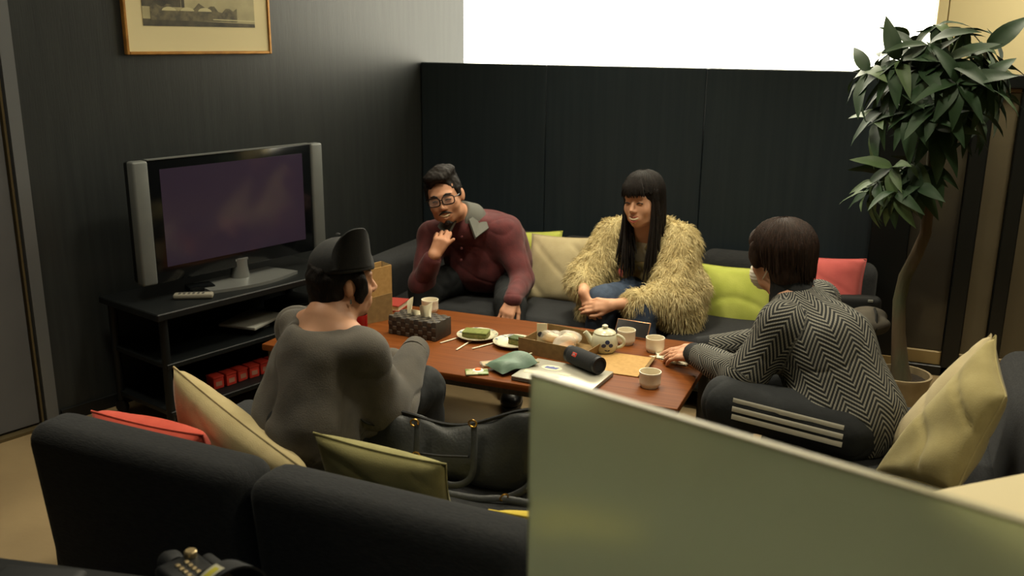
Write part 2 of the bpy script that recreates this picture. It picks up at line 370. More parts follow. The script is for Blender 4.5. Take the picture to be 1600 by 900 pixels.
mat('frame_gold', (176, 128, 62), 0.35, metal=0.35, c2=(150, 104, 48), scale=20)
mat('mat_board', (212, 200, 158), 0.9)
def art_mat():
    m = mat('photo_print', (120, 116, 90), 0.6); nt = m.node_tree; N = nt.nodes; L = nt.links; b = N['Principled BSDF']
    tc = N.new('ShaderNodeTexCoord'); nz = N.new('ShaderNodeTexNoise'); nz.inputs['Scale'].default_value = 9; nz.inputs['Detail'].default_value = 6
    L.new(tc.outputs['Object'], nz.inputs['Vector'])
    cr = N.new('ShaderNodeValToRGB'); cr.color_ramp.elements[0].position = 0.35; cr.color_ramp.elements[0].color = (*lin((150, 142, 104)), 1)
    cr.color_ramp.elements[1].position = 0.7; cr.color_ramp.elements[1].color = (*lin((178, 168, 126)), 1)
    L.new(nz.outputs['Fac'], cr.inputs[0]); L.new(cr.outputs[0], b.inputs['Base Color'])
art_mat(); mat('print_dark', (44, 42, 36), 0.7, c2=(84, 78, 60), scale=14, detail=8); mat('print_mid', (74, 70, 56), 0.7, c2=(110, 102, 76), scale=40, detail=8); mat('print_light', (190, 182, 140), 0.7)
pc = wthing('framed_picture', 'framed grey landscape print in a cream mount with thin gold frame', 'picture', 1.06, 0.012, 1.517)
PW, PH = 0.752, 0.56
for nm, c, sz in (('frame_side', (-PW/2+0.007, 0, PH/2), (0.014, 0.024, PH)), ('frame_side', (PW/2-0.007, 0, PH/2), (0.014, 0.024, PH)), ('frame_bottom', (0, 0, 0.007), (PW-0.028, 0.024, 0.014)), ('frame_top', (0, 0, PH-0.007), (PW-0.028, 0.024, 0.014))):
    obj(nm, G().rbox(c, sz, 0.003, 1), 'frame_gold', pc)
obj('mount', G().box((0, 0.0, PH/2), (PW-0.026, 0.010, PH-0.026)), 'mat_board', pc)
pr = obj('print', G().box((0.0, -0.0056, 0.285), (0.575, 0.002, 0.33)), 'photo_print', pc)
PY = -0.0068
def pj(poly, m):
    v = [(x, PY, z) for x, z in poly]; n = len(v)
    g = G(); g.add(v+[(x, PY+0.0008, z) for x, _, z in v], [tuple(range(n)), tuple(range(n, 2*n))[::-1]]+[(i, n+i, n+(i+1) % n, (i+1) % n) for i in range(n)]); obj('print_shape', g, m, pr, smooth=0)
pj([(-0.2875, 0.20), (-0.10, 0.20), (-0.10, 0.32), (-0.2875, 0.32)], 'print_dark')
pj([(-0.098, 0.20), (-0.082, 0.20), (-0.082, 0.30), (-0.098, 0.31)], 'print_dark')
pj([(-0.2875, 0.12), (0.2875, 0.12), (0.2875, 0.135), (-0.2875, 0.15)], 'print_dark')
PY = -0.0072
_top = [(-0.25+0.02*i, 0.20+0.012*math.sin(i*1.7)+0.010*math.sin(i*0.6)) for i in range(23)]
pj([(-0.25, 0.145), (0.19, 0.142)]+_top[::-1], 'print_mid')
PY = -0.0076
for cxx in (-0.16, -0.07, 0.02):
    pj([(cxx+0.035*math.cos(a), 0.185+0.016*math.sin(a)) for a in np.linspace(0, PI, 9)], 'print_light')
pj([(0.06, 0.150), (0.2875, 0.145), (0.2875, 0.150), (0.06, 0.154)], 'print_light')

# ------------------------------------------------------------------ frosted glass screen and desk in front
gm = bpy.data.materials.new('frosted_glass'); gm.use_nodes = True; nt = gm.node_tree; N = nt.nodes; L = nt.links
for n in list(N): N.remove(n)
out = N.new('ShaderNodeOutputMaterial'); gl = N.new('ShaderNodeBsdfRefraction'); gl.inputs['Roughness'].default_value = 0.38; gl.inputs['IOR'].default_value = 1.15; gl.inputs['Color'].default_value = (0.78, 0.84, 0.68, 1)
df = N.new('ShaderNodeBsdfDiffuse'); df.inputs['Color'].default_value = (0.54, 0.57, 0.46, 1)
tr = N.new('ShaderNodeBsdfTranslucent'); tr.inputs['Color'].default_value = (0.62, 0.65, 0.52, 1)
gs = N.new('ShaderNodeBsdfGlossy'); gs.inputs['Roughness'].default_value = 0.4; gs.inputs['Color'].default_value = (0.8, 0.8, 0.8, 1)
m1 = N.new('ShaderNodeMixShader'); m1.inputs[0].default_value = 0.5; m2 = N.new('ShaderNodeMixShader'); m2.inputs[0].default_value = 0.58; m3 = N.new('ShaderNodeMixShader'); m3.inputs[0].default_value = 0.06
L.new(df.outputs[0], m1.inputs[1]); L.new(tr.outputs[0], m1.inputs[2]); L.new(m1.outputs[0], m2.inputs[1]); L.new(gl.outputs[0], m2.inputs[2]); L.new(m2.outputs[0], m3.inputs[1]); L.new(gs.outputs[0], m3.inputs[2]); L.new(m3.outputs[0], out.inputs['Surface'])
MATS['frosted_glass'] = gm
mat('glass_edge_glint', (196, 190, 160), 0.18, spec=0.8)  # pale colour paints in the highlight the polished edge catches
g0 = onz(832, 583, 1.15); g1 = onz(1600, 812, 1.15)
gd = (g1-g0)[:2]; gd /= np.hypot(*gd); gang = math.atan2(gd[1], gd[0]); GLn = 1.15
gs_ = thing('glass_screen', 'frosted greenish glass desk screen with its polished top edge coloured pale as a highlight', 'screen', (g0[0], g0[1], 0), gang)
obj('pane', G().rbox((GLn/2, 0, 0.60), (GLn, 0.012, 1.096), 0.001, 1), 'frosted_glass', gs_)
obj('top_edge', G().rbox((GLn/2, 0, 1.149), (GLn, 0.013, 0.004), 0.001, 1), 'glass_edge_glint', gs_)
for x in (0.16, GLn-0.16):
    obj('foot', G().rbox((x, 0, 0.026), (0.08, 0.26, 0.05), 0.006, 2), 'trim_grey', gs_)
mat('desk_cream', (206, 192, 152), 0.5); mat('desk_metal', (130, 128, 120), 0.4, metal=0.6)
dA = onz(1448, 767.5, 0.72); dB = onz(1600, 738, 0.72); du = (dB-dA)[:2]; du /= np.hypot(*du); dang = math.atan2(du[1], du[0])
dt = thing('desk', 'cream desk with a pale top behind the frosted glass screen', 'desk', (dA[0], dA[1], 0), dang)
obj('desk_top', G().rbox((0.75, -0.30, 0.707), (1.5, 0.60, 0.026), 0.004, 1), 'desk_cream', dt)
obj('modesty_panel', G().box((0.75, -0.10, 0.48), (1.36, 0.016, 0.42)), 'desk_cream', dt)
for x in (0.06, 1.44):
    for y in (-0.54, -0.06):
        obj('leg', G().rbox((x, y, 0.348), (0.04, 0.04, 0.694), 0.003, 1), 'desk_metal', dt)

# ------------------------------------------------------------------ camera gear behind the near sofa
mat('gear_black', (20, 22, 24), 0.42); mat('gear_rubber', (25, 27, 29), 0.6); mat('sticker_yellow', (196, 186, 60), 0.5); mat('sticker_white', (190, 186, 160), 0.5); mat('gear_metal', (190, 170, 130), 0.3, metal=0.8)
ct = thing('equipment_case', 'low black equipment case standing behind the near sofa', 'case', (-1.42, 1.21, 0), 0.2)
obj('body', G().rbox((0, 0, 0.175), (0.86, 0.42, 0.35), 0.02, 3), 'gear_black', ct)
obj('lid', G().rbox((0, 0, 0.385), (0.87, 0.43, 0.065), 0.015, 3), 'gear_rubber', ct)
for a in (-0.25, 0.25): obj('latch', G().rbox((a, -0.213, 0.35), (0.05, 0.012, 0.06), 0.003, 1), 'gear_metal', ct)
cg = onz(352, 934, 0.50); va = rad(-22)
vc = thing('video_camera', 'black video camera with a wide round lens hood and yellow sticker', 'camera', (cg[0]-0.055*math.cos(va), cg[1]-0.055*math.sin(va), 0.418), va)
# local: +x lens direction (towards the right of the picture and the viewer)
obj('body', G().rbox((-0.09, 0, 0.050), (0.15, 0.10, 0.060), 0.014, 3), 'gear_black', vc)
obj('foot', G().rbox((-0.06, 0, 0.012), (0.12, 0.08, 0.024), 0.004, 2), 'gear_rubber', vc)
hood = [(0.045, -0.03), (0.052, 0.0), (0.075, 0.012), (0.085, 0.07), (0.080, 0.07), (0.070, 0.016), (0.044, 0.0)]
lh = obj('lens_hood', G().lathe(hood, 40, (0.02, 0, 0.078), rotm(0, PI/2, 0), caps=False), 'gear_rubber', vc)
obj('lens', G().lathe([(0.0, 0.0), (0.045, 0.0), (0.045, -0.03), (0, -0.03)], 24, (0.02, 0, 0.078), rotm(0, PI/2, 0)), 'tv_bezel', vc)
sg = G()
def arcpatch(a0, a1, r, x0, x1, n=8):
    v = []; 
    for i in range(n+1):
        a = a0+(a1-a0)*i/n
        v += [(x0, r(x0)*math.cos(a), 0.078+r(x0)*math.sin(a)), (x1, r(x1)*math.cos(a), 0.078+r(x1)*math.sin(a))]
    return v, [(2*i, 2*i+1, 2*i+3, 2*i+2) for i in range(n)]
rr = lambda x: 0.0765+(x-0.032)*0.1667+0.001
v, f = arcpatch(rad(95), rad(140), rr, 0.042, 0.078); sg.add(v, f); obj('sticker', sg, 'sticker_white', lh)
sg = G(); v, f = arcpatch(rad(100), rad(134), lambda x: rr(x)+0.0006, 0.052, 0.070); sg.add(v, f); obj('sticker_print', sg, 'sticker_yellow', lh)
obj('grip', G().rbox((-0.09, 0.06, 0.05), (0.11, 0.03, 0.05), 0.012, 3), 'gear_rubber', vc)
obj('eyepiece', G().lathe([(0.026, 0), (0.03, 0.03), (0.02, 0.05)], 20, (-0.16, 0, 0.055), rotm(0, -PI/2, 0)), 'gear_rubber', vc)
for i in range(5):
    for j in range(2):
        obj('button', G().rbox((-0.125+i*0.017, -0.012+j*0.020, 0.0815), (0.010, 0.011, 0.006), 0.002, 1), 'gear_metal', vc)
obj('dial', G().lathe([(0.014, 0), (0.014, 0.012), (0.011, 0.015)], 18, (-0.145, 0.028, 0.079)), 'gear_metal', vc)
cs = onz(40, 905, 0.47)
pouch = thing('camera_pouch', 'black padded camera pouch on the corner of the equipment case', 'pouch', (cs[0]+0.02, cs[1]+0.0, 0.418), 0.3)
obj('body', G().rbox((0, 0, 0.03), (0.20, 0.12, 0.06), 0.022, 4), 'gear_rubber', pouch)
obj('zip', G().tube([(-0.08, -0.05, 0.045), (0, -0.062, 0.045), (0.08, -0.05, 0.045)], 0.003), 'gear_metal', pouch)
# ------------------------------------------------------------------ cushions
def cushion_mat(n, c, c2): mat(n, c, 0.95, c2=c2, scale=9, bump=0.12, bscale=260, sheen=0.15, spec=0.15)
cushion_mat('cush_coral', (206, 88, 70), (190, 76, 62)); cushion_mat('cush_beige', (186, 170, 128), (170, 154, 112)); cushion_mat('cush_olive', (150, 144, 98), (132, 126, 82))
cushion_mat('cush_yellow', (214, 190, 74), (200, 176, 64)); cushion_mat('cush_lime', (184, 190, 92), (166, 174, 78)); cushion_mat('cush_sand', (180, 166, 130), (166, 152, 116)); cushion_mat('cush_pink', (206, 102, 98), (190, 90, 88)); cushion_mat('cush_velvet', (164, 152, 106), (144, 132, 88))
def noise_np(p, s, seed=0.0):
    x, y, z = (p*s).T+seed
    return (np.sin(x*1.0+1.3*np.sin(y*0.9+z*0.4))+np.sin(y*1.27+1.1*np.sin(z*0.8-x*0.5)+2)+np.sin(z*1.13+1.2*np.sin(x*0.7+y*0.6)+4))/3
def bil(q, x, y):
    L_, T_, R_, B_ = q; x = ((x+1)/2)[:, None]; y = ((y+1)/2)[:, None]
    return (L_*(1-x)+B_*x)*(1-y)+(T_*(1-x)+R_*x)*y
def cushion(label, m, c, right, up, w=0.42, h=0.42, t=0.15, seed=0, wr=0.006, sag=0.0, group=None, quad=None):
    r = np.array(right, float); r /= np.linalg.norm(r); u = np.array(up, float); u -= (u@r)*r; u /= np.linalg.norm(u); nrm = np.cross(r, u)
    c = np.array(c, float)
    th = thing('cushion', label, 'cushion', tuple(c-u*h/2), 0, group)
    n = 28; a = np.linspace(-1, 1, n+1); U, V = np.meshgrid(a, a, indexing='ij')
    k = 0.07
    X = U*w/2*(1-k*(1-V**2)); Z = V*h/2*(1-k*(1-U**2))
    prof = (np.clip((1-U**2), 0, 1)**0.5*np.clip(1-V**2, 0, 1)**0.5)**0.75
    edge = np.clip(1-np.maximum(abs(U), abs(V)), 0, 1)
    vs_ = []
    for s_ in (1, -1):
        P = np.stack([X, np.zeros_like(X), Z], -1).reshape(-1, 3)
        wv = noise_np(P, 22, seed+s_)*0.7+np.sin(P[:, 0]*22*np.cos(seed*2.1)+P[:, 2]*30+5*noise_np(P, 7, seed))*0.45*np.clip(noise_np(P, 6, seed+5)+0.3, 0, 1)
        d = s_*(prof*t/2).reshape(-1)+s_*1.5*wr*(wv-0.9*(1-np.abs(np.sin(2.6*noise_np(P, 8, seed+2)+P@np.array([9.0, 0, 16.0]))))**5)*(np.clip(edge*4, 0, 1).reshape(-1))
        Q = c+X.reshape(-1)[:, None]*r+(Z.reshape(-1))[:, None]*u+d[:, None]*nrm
        if quad is not None: Q = bil(quad, X.reshape(-1)*2/w, Z.reshape(-1)*2/h)+d[:, None]*nrm
        Q[:, 2] -= sag*(1-abs(U.reshape(-1)))*(V.reshape(-1)+1)*0.5*h
        vs_.append(Q)
    N1 = (n+1)*(n+1); f = []
    idx = lambda i, j: i*(n+1)+j
    for i in range(n):
        for j in range(n):
            q = (idx(i, j), idx(i+1, j), idx(i+1, j+1), idx(i, j+1)); f.append(q[::-1]); f.append(tuple(N1+x for x in q))
    me = bpy.data.meshes.new('cover'); me.from_pydata(np.concatenate(vs_).tolist(), [], f)
    bm = bmesh.new(); bm.from_mesh(me); bmesh.ops.remove_doubles(bm, verts=bm.verts, dist=0.0012); bm.to_mesh(me); bm.free()
    me.polygons.foreach_set('use_smooth', [True]*len(me.polygons))
    obj('cover', me, m, th, world=True)
    a2 = np.linspace(-1, 1, 17)
    loop = [(x, -1) for x in a2[:-1]]+[(1, y) for y in a2[:-1]]+[(x, 1) for x in a2[::-1][:-1]]+[(-1, y) for y in a2[::-1]]
    pth = [c+(x*w/2*(1-k*(1-y*y)))*r+(y*h/2*(1-k*(1-x*x)))*u-np.array([0, 0, sag*(1-abs(x))*(y+1)*0.5*h]) for x, y in loop]
    if quad is not None: pth = [bil(quad, np.array([x*(1-k*(1-y*y))]), np.array([y*(1-k*(1-x*x))]))[0] for x, y in loop]
    obj('seam', G().tube(pth, 0.0032, 6, caps=False), m, th, world=True)
    return th
CG = 'sofa cushions'
def corner(px, py, Y, right, up, w, h, su=1, sr=-1):
    """centre of a cushion whose upper (su) left (sr=-1) or right corner is seen at a pixel, at depth Y"""
    r = np.array(right, float); r /= np.linalg.norm(r); u = np.array(up, float); u -= (u@r)*r; u /= np.linalg.norm(u)
    return ony(px, py, Y)-sr*r*w/2-su*u*h/2
R_, U_ = (1, 0.0, -0.02), (0, -0.36, 0.93)
cushion('coral red cushion slumped against the sofa back nearest the grey door', 'cush_coral', corner(143, 642, 1.98, (1, 0.02, -0.02), U_, 0.42, 0.34), (1, 0.02, -0.02), U_, 0.42, 0.34, 0.18, 1, group=CG)
T_ = ony(272, 577, 2.18); E_ = ony(478, 738, 2.02); r_ = E_-T_; L_ = np.linalg.norm(r_); r_ /= L_; u_ = np.array([0.36, -0.32, 0.86])
u_ -= (u_@r_)*r_; u_ /= np.linalg.norm(u_)
cushion('beige cushion propped on its corner behind the person in the cap', 'cush_beige', T_+r_*L_/2-u_*0.17, r_, u_, L_, 0.36, 0.17, 2, wr=0.004, group=CG)
cushion('olive green velvet cushion between the sofa back and the black handbag', 'cush_olive', corner(490, 676, 2.03, (1, 0.0, -0.04), U_, 0.415, 0.35), (1, 0.0, -0.04), U_, 0.415, 0.35, 0.13, 3, wr=0.006, group=CG)
cushion('bright yellow cushion beside the handbag, partly behind the frosted glass', 'cush_yellow', corner(764, 797, 1.93, (1, -0.12, 0.16), U_, 0.42, 0.30), (1, -0.12, 0.16), U_, 0.42, 0.30, 0.14, 4, group=CG)
UB = (0, 0.36, 0.93)
cushion('lime cushion behind the large beige one by the man in red', 'cush_lime', corner(879, 361, 4.52, (1, 0, 0.07), UB, 0.40, 0.36, 1, 1), (1, 0, 0.07), UB, 0.40, 0.36, 0.13, 5, wr=0.003, group=CG)
cushion('large beige cushion between the man in red and the woman', 'cush_sand', (-1.485, 4.33, 0.47), (1, -0.05, 0.05), (0.05, 0.40, 0.90), 0.42, 0.36, 0.16, 6, wr=0.007, group=CG)
cushion('pink cushion almost hidden behind the woman in the shaggy coat', 'cush_pink', corner(904, 386, 4.48, (1, 0, 0), UB, 0.38, 0.34), (1, 0, 0), UB, 0.38, 0.34, 0.12, 7, group=CG)
cushion('square lime cushion leaning on the sofa back beside the shaggy coat', 'cush_lime', corner(1085, 410, 4.42, (1, 0, 0.02), (0, 0.30, 0.95), 0.405, 0.355), (1, 0, 0.02), (0, 0.30, 0.95), 0.405, 0.355, 0.15, 8, wr=0.008, group=CG)
cushion('square pink cushion on the sofa end beside the potted tree', 'cush_pink', corner(1354, 405, 4.48, (1, 0, 0.03), UB, 0.38, 0.30, 1, 1), (1, 0, 0.03), UB, 0.38, 0.30, 0.13, 9, wr=0.004, group=CG)
def cushion_px(label, m, Q, t, seed, wr):
    """slumped cushion leaning on the end sofa, its four corners (far low, far high, near high, near low) each at a pixel and a depth"""
    q = [ony(*p) for p in Q]; r = (q[3]+q[2]-q[0]-q[1])/2; u = (q[1]+q[2]-q[0]-q[3])/2
    return cushion(label, m, sum(q)/4, r, u, np.linalg.norm(r), np.linalg.norm(u), t, seed, wr, group=CG, quad=q)
cushion_px('creased yellow-olive velvet cushion leaning in front of a pale one', 'cush_velvet', ((1362, 742, 2.84), (1556, 524, 2.86), (1572, 620, 2.66), (1494, 772, 2.60)), 0.13, 10, 0.010)
cushion_px('pale beige cushion tucked behind the velvet cushion at the herringbone sweater', 'cush_sand', ((1374, 700, 2.99), (1549, 522, 3.00), (1560, 600, 2.82), (1480, 750, 2.76)), 0.15, 11, 0.006)

# ------------------------------------------------------------------ potted tree
mat('pot_cream', (150, 134, 104), 0.6, c2=(132, 116, 88), scale=12); mat('soil', (50, 40, 30), 1.0, c2=(34, 28, 22), scale=60, bump=0.5, bscale=80)
mat('trunk_bark', (74, 78, 56), 0.8, c2=(96, 70, 52), scale=5, stretch=(1, 1, 0.5), bump=0.4, bscale=40, bstretch=(2, 2, 0.5))
mat('petiole_green', (70, 92, 48), 0.6)
mat('leaf_green', (44, 66, 41), 0.55, c2=(34, 52, 35), scale=6, spec=0.3, bump=0.05, bscale=30)
mat('leaf_pale', (74, 94, 58), 0.5, c2=(58, 76, 47), scale=6, spec=0.35)
YPL = 4.18
pb = ony(1408, 600, YPL)
pl = thing('potted_tree', 'tall potted money tree with drooping hand-shaped leaves by the black partition', 'plant', (pb[0], YPL, 0))
obj('pot', G().lathe([(0.0, 0.0), (0.09, 0.0), (0.105, 0.09), (0.115, 0.19), (0.12, 0.20), (0.12, 0.21), (0.11, 0.21), (0.106, 0.175), (0, 0.17)], 36), 'pot_cream', pl)
obj('soil', G().lathe([(0, 0.16), (0.105, 0.16), (0.10, 0.182), (0, 0.188)], 28), 'soil', pl)
tp = [(1408, 600), (1406, 570), (1404, 520), (1405, 470), (1414, 432), (1432, 398), (1446, 365), (1450, 330), (1452, 290), (1456, 240), (1466, 180), (1474, 120), (1480, 70)]
trk = [ony(x, y, YPL) for x, y in tp]; trk[0][2] = 0.17
tr_ = [0.045, 0.036, 0.028, 0.026, 0.026, 0.025, 0.023, 0.021, 0.02, 0.018, 0.016, 0.013, 0.010]
obj('trunk', G().tube(np.array(trk), tr_, 12), 'trunk_bark', pl, world=True)
def leaflet_mesh(L, W, droop, fold, seed):
    nu, nv = 9, 5; v = []; f = []
    for i in range(nu):
        t = i/(nu-1); wd_ = W*(math.sin(PI*t**0.8)**0.8)*(1-0.25*t)+0.0008
        for j in range(nv):
            q = (j/(nv-1)-0.5)*2
            v.append((q*wd_/2, L*t, -droop*t*t*L+fold*abs(q)*wd_*0.5+0.002*math.sin(t*14+seed)*abs(q)))
    for i in range(nu-1):
        for j in range(nv-1): a = i*nv+j; f.append((a, a+1, a+nv+1, a+nv))
    k = len(v); v += [(x, y, z-0.0008) for x, y, z in v]; f += [tuple(k+x for x in q[::-1]) for q in f]
    me = bpy.data.meshes.new('leaf'); me.from_pydata(v, [], f); me.polygons.foreach_set('use_smooth', [True]*len(me.polygons))
    return me
LV = []
for q in range(4):
    for mm in ('leaf_green', 'leaf_pale'):
        me = leaflet_mesh(0.205-0.015*q, 0.080-0.004*q, 0.35+0.15*q, 0.22, q*1.7); me.materials.append(MATS[mm]); LV.append(me)
def palm_leaf(o, tip, ring, pale, size=1.0, nl=6):
    """one compound leaf: stalk from o to tip, leaflets fanned around its end"""
    o, tip = np.array(o), np.array(tip)
    mid = (o+tip)/2+np.array([0, 0, 0.03])
    ts = np.linspace(0, 1, 6)[:, None]; path = (1-ts)**2*o+2*ts*(1-ts)*mid+ts**2*tip
    st = obj('leaf_stalk', G().tube(path, [0.0045, 0.004, 0.0035, 0.0035, 0.003, 0.003], 6), 'petiole_green', pl, world=True)
    d = path[-1]-path[-2]; d /= np.linalg.norm(d)
    side = np.cross(d, (0, 0, 1.0)); side /= np.linalg.norm(side)+1e-9; up = np.cross(side, d)
    for k in range(nl):
        a = ring+2*PI*k/nl*0.92
        v = np.cos(a)*side+np.sin(a)*up
        dirv = v*0.80+d*0.55+np.array([0, 0, -0.55])+rng.normal(0, 0.10, 3); dirv /= np.linalg.norm(dirv)
        nrm = d+np.array([0, 0, 0.9])+rng.normal(0, 0.15, 3); xx = np.cross(dirv, nrm); xx /= np.linalg.norm(xx); zz = np.cross(xx, dirv)
        s = size*rng.uniform(0.72, 1.05)
        q = LV[2*int(rng.integers(0, 4))+(1 if rng.random() < pale else 0)]
        lf = bpy.data.objects.new('leaf', q); COL.objects.link(lf); lf.parent = st
        base = path[-1]-np.array([pb[0], YPL, 0])
        lf.matrix_basis = Matrix(((xx[0]*s, dirv[0]*s, zz[0]*s, base[0]), (xx[1]*s, dirv[1]*s, zz[1]*s, base[1]), (xx[2]*s, dirv[2]*s, zz[2]*s, base[2]), (0, 0, 0, 1)))
def tpt(px, py, dY): return ony(px, py, YPL+dY)
upper = [(1358, 112, -0.10), (1392, 82, -0.02), (1420, 60, 0.08), (1465, 40, -0.05), (1505, 48, 0.06), (1540, 78, -0.06), (1560, 105, 0.08), (1530, 130, -0.15), (1480, 95, -0.22), (1440, 105, -0.2),
         (1410, 130, -0.16), (1390, 165, -0.12), (1425, 175, -0.20), (1465, 160, -0.22), (1500, 170, -0.12), (1450, 130, 0.18), (1510, 120, 0.18), (1545, 150, 0.12), (1400, 120, 0.14), (1480, 190, -0.05), (1378, 185, -0.02), (1515, 90, 0.0), (1430, 80, -0.1), (1450, 70, -0.2), (1495, 130, -0.26), (1460, 200, -0.15), (1520, 175, -0.02), (1405, 95, -0.2), (1545, 110, -0.12), (1435, 150, -0.05), (1490, 60, 0.12)]
for i, (x, y, dy) in enumerate(upper):
    k = int(np.clip(9+(240-y-30)/60, 8, 12)); palm_leaf(trk[k], tpt(x, y, dy), rng.uniform(0, 6), 0.12 if x > 1400 else 0.45, 1.0 if y > 60 else 0.75, 6)
lower = [(1372, 285, -0.12), (1395, 262, -0.16), (1425, 255, -0.1), (1455, 262, -0.12), (1362, 300, -0.02), (1400, 300, -0.20), (1435, 290, -0.16), (1385, 270, 0.06), (1440, 262, 0.1), (1415, 285, -0.05)]
for i, (x, y, dy) in enumerate(lower):
    palm_leaf(trk[8], tpt(x, y, dy), rng.uniform(0, 6), 0.6 if x < 1420 else 0.2, 0.78, 6)
mat('bundle_grey', (98, 92, 82), 0.9, c2=(76, 72, 66), scale=12, bump=0.3, bscale=30); mat('bag_dark', (26, 27, 28), 0.7)

# ------------------------------------------------------------------ things on the table
def T(px, py): q = onz(px, py, TZ); return (q[0], q[1], TZ+0.0005)
mat('kraft', (176, 140, 84), 0.85, c2=(164, 128, 74), scale=60); mat('kraft_side', (206, 180, 130), 0.85); mat('kraft_dark', (134, 108, 66), 0.85, c2=(120, 96, 58), scale=40)
mn = thing('menu_stand', 'tall folded kraft card standing on the table end', 'card', (-2.04, 3.385, TZ+0.0005), rad(62))
def panel(x0, x1, h0, h1, y0, y1, t=0.004): 
    g = G(); g.add([(x0, y0-t, 0), (x1, y1-t, 0), (x1, y1-t, h1), (x0, y0-t, h0), (x0, y0, 0), (x1, y1, 0), (x1, y1, h1), (x0, y0, h0)], [(0, 1, 2, 3), (7, 6, 5, 4), (0, 4, 5, 1), (1, 5, 6, 2), (2, 6, 7, 3), (3, 7, 4, 0)]); return g
obj('front_leaf', panel(-0.075, 0.075, 0.235, 0.245, -0.03, -0.03), 'kraft', mn, smooth=0)
obj('side_leaf', panel(0.075, 0.079, 0.245, 0.245, -0.03, 0.05, 0.001), 'kraft_side', mn, smooth=0)
obj('back_leaf', panel(-0.075, 0.075, 0.235, 0.245, 0.05, 0.05), 'kraft', mn, smooth=0)
obj('pocket', panel(-0.072, 0.072, 0.11, 0.12, -0.0345, -0.0345, 0.002), 'kraft_dark', mn, smooth=0)
mat('bottle_red', (150, 30, 26), 0.15, c2=(110, 20, 18), scale=14); mat('bottle_cap', (190, 40, 34), 0.4); mat('bottle_dark', (52, 18, 14), 0.12)
bt = thing('soda_bottle', 'small dark soda bottle with a red label at the cap wearer\'s shoulder', 'bottle', (-1.955, 3.13, TZ+0.0005))
obj('body', G().lathe([(0, 0), (0.028, 0), (0.032, 0.012), (0.032, 0.115), (0.026, 0.145), (0.013, 0.175), (0.0125, 0.195), (0, 0.195)], 24), 'bottle_dark', bt)
obj('label', G().lathe([(0.0324, 0.035), (0.0328, 0.037), (0.0328, 0.105), (0.0324, 0.107)], 24, caps=False), 'bottle_red', bt)
obj('cap', G().lathe([(0, 0.192), (0.0145, 0.192), (0.0145, 0.21), (0.013, 0.212), (0, 0.212)], 20), 'bottle_cap', bt)
rb = thing('red_book', 'flat brick-red book at the far end of the table', 'book', (-2.105, 3.585, TZ+0.0005), 0.12)
mat('book_red', (150, 48, 36), 0.6); mat('paper', (206, 198, 168), 0.8)
obj('cover', G().rbox((0, 0, 0.003), (0.20, 0.13, 0.005), 0.001, 1), 'book_red', rb); obj('pages', G().box((0.003, 0, 0.015), (0.186, 0.122, 0.019)), 'paper', rb); obj('cover', G().rbox((0, 0, 0.027), (0.20, 0.13, 0.005), 0.001, 1), 'book_red', rb); obj('spine', G().rbox((-0.099, 0, 0.015), (0.004, 0.13, 0.029), 0.001, 1), 'book_red', rb)
# tissue box: woven strips
mat('weave_dark', (58, 52, 46), 0.5, c2=(44, 40, 36), scale=40); mat('weave_light', (84, 76, 64), 0.45, c2=(66, 60, 52), scale=40); mat('tissue', (226, 218, 190), 0.95)
tf = onz(607, 521, TZ); te = onz(673, 533, TZ); ax = (te-tf)[:2]; tang = math.atan2(ax[1], ax[0]); tl, tdp, thh = 0.235, 0.122, 0.078
cx_ = tf[:2]+np.array([math.cos(tang), math.sin(tang)])*tl/2+np.array([-math.sin(tang), math.cos(tang)])*tdp/2
tx = thing('tissue_box', 'dark woven tissue box with a white tissue pulled up', 'tissue box', (cx_[0], cx_[1], TZ+0.0005), tang)
obj('case', G().rbox((0, 0, thh/2), (tl, tdp, thh), 0.005, 2), 'weave_dark', tx)
nx, ny = 11, 6; sq = G().rbox((0, 0, 0), (tl/nx-0.003, tdp/ny-0.003, 0.003), 0.001, 1).mesh('weave_strip'); sq.materials.append(M['weave_light'])
for i in range(nx):
    for j in range(ny):
        if (i+j) % 2 == 0 and not (3 <= i <= 7 and j in (2, 3)):
            s_ = bpy.data.objects.new('weave_strip', sq); COL.objects.link(s_); s_.parent = tx; s_.location = (-tl/2+tl/nx*(i+0.5), -tdp/2+tdp/ny*(j+0.5), thh+0.0007)
sq2 = G().rbox((0, 0, 0), (tl/nx-0.003, 0.003, thh/4-0.003), 0.001, 1).mesh('weave_strip'); sq2.materials.append(M['weave_light'])
for i in range(nx):
    for j in range(4):
        if (i+j) % 2 == 0:
            s_ = bpy.data.objects.new('weave_strip', sq2); COL.objects.link(s_); s_.parent = tx; s_.location = (-tl/2+tl/nx*(i+0.5), -tdp/2-0.0007, thh/4*(j+0.5))
ts_ = G(); n = 26; v = []; 
for j in range(5):
    for i in range(n+1):
        a = i/n; v.append((-0.062+0.124*a, 0.020*math.sin(a*17)*(0.3+0.25*j)+0.006*math.sin(a*31), thh-0.004+j*0.0120*(0.85+0.45*math.sin(a*9+1)+0.2*math.sin(a*23))))
f = [(j*(n+1)+i, j*(n+1)+i+1, (j+1)*(n+1)+i+1, (j+1)*(n+1)+i) for j in range(4) for i in range(n)]
k = len(v); v += [(x, y+0.004, z) for x, y, z in v]; f += [tuple(k+q for q in w[::-1]) for w in f]
ts_.add(v, f); obj('tissue', ts_, 'tissue', tx, smooth=60)
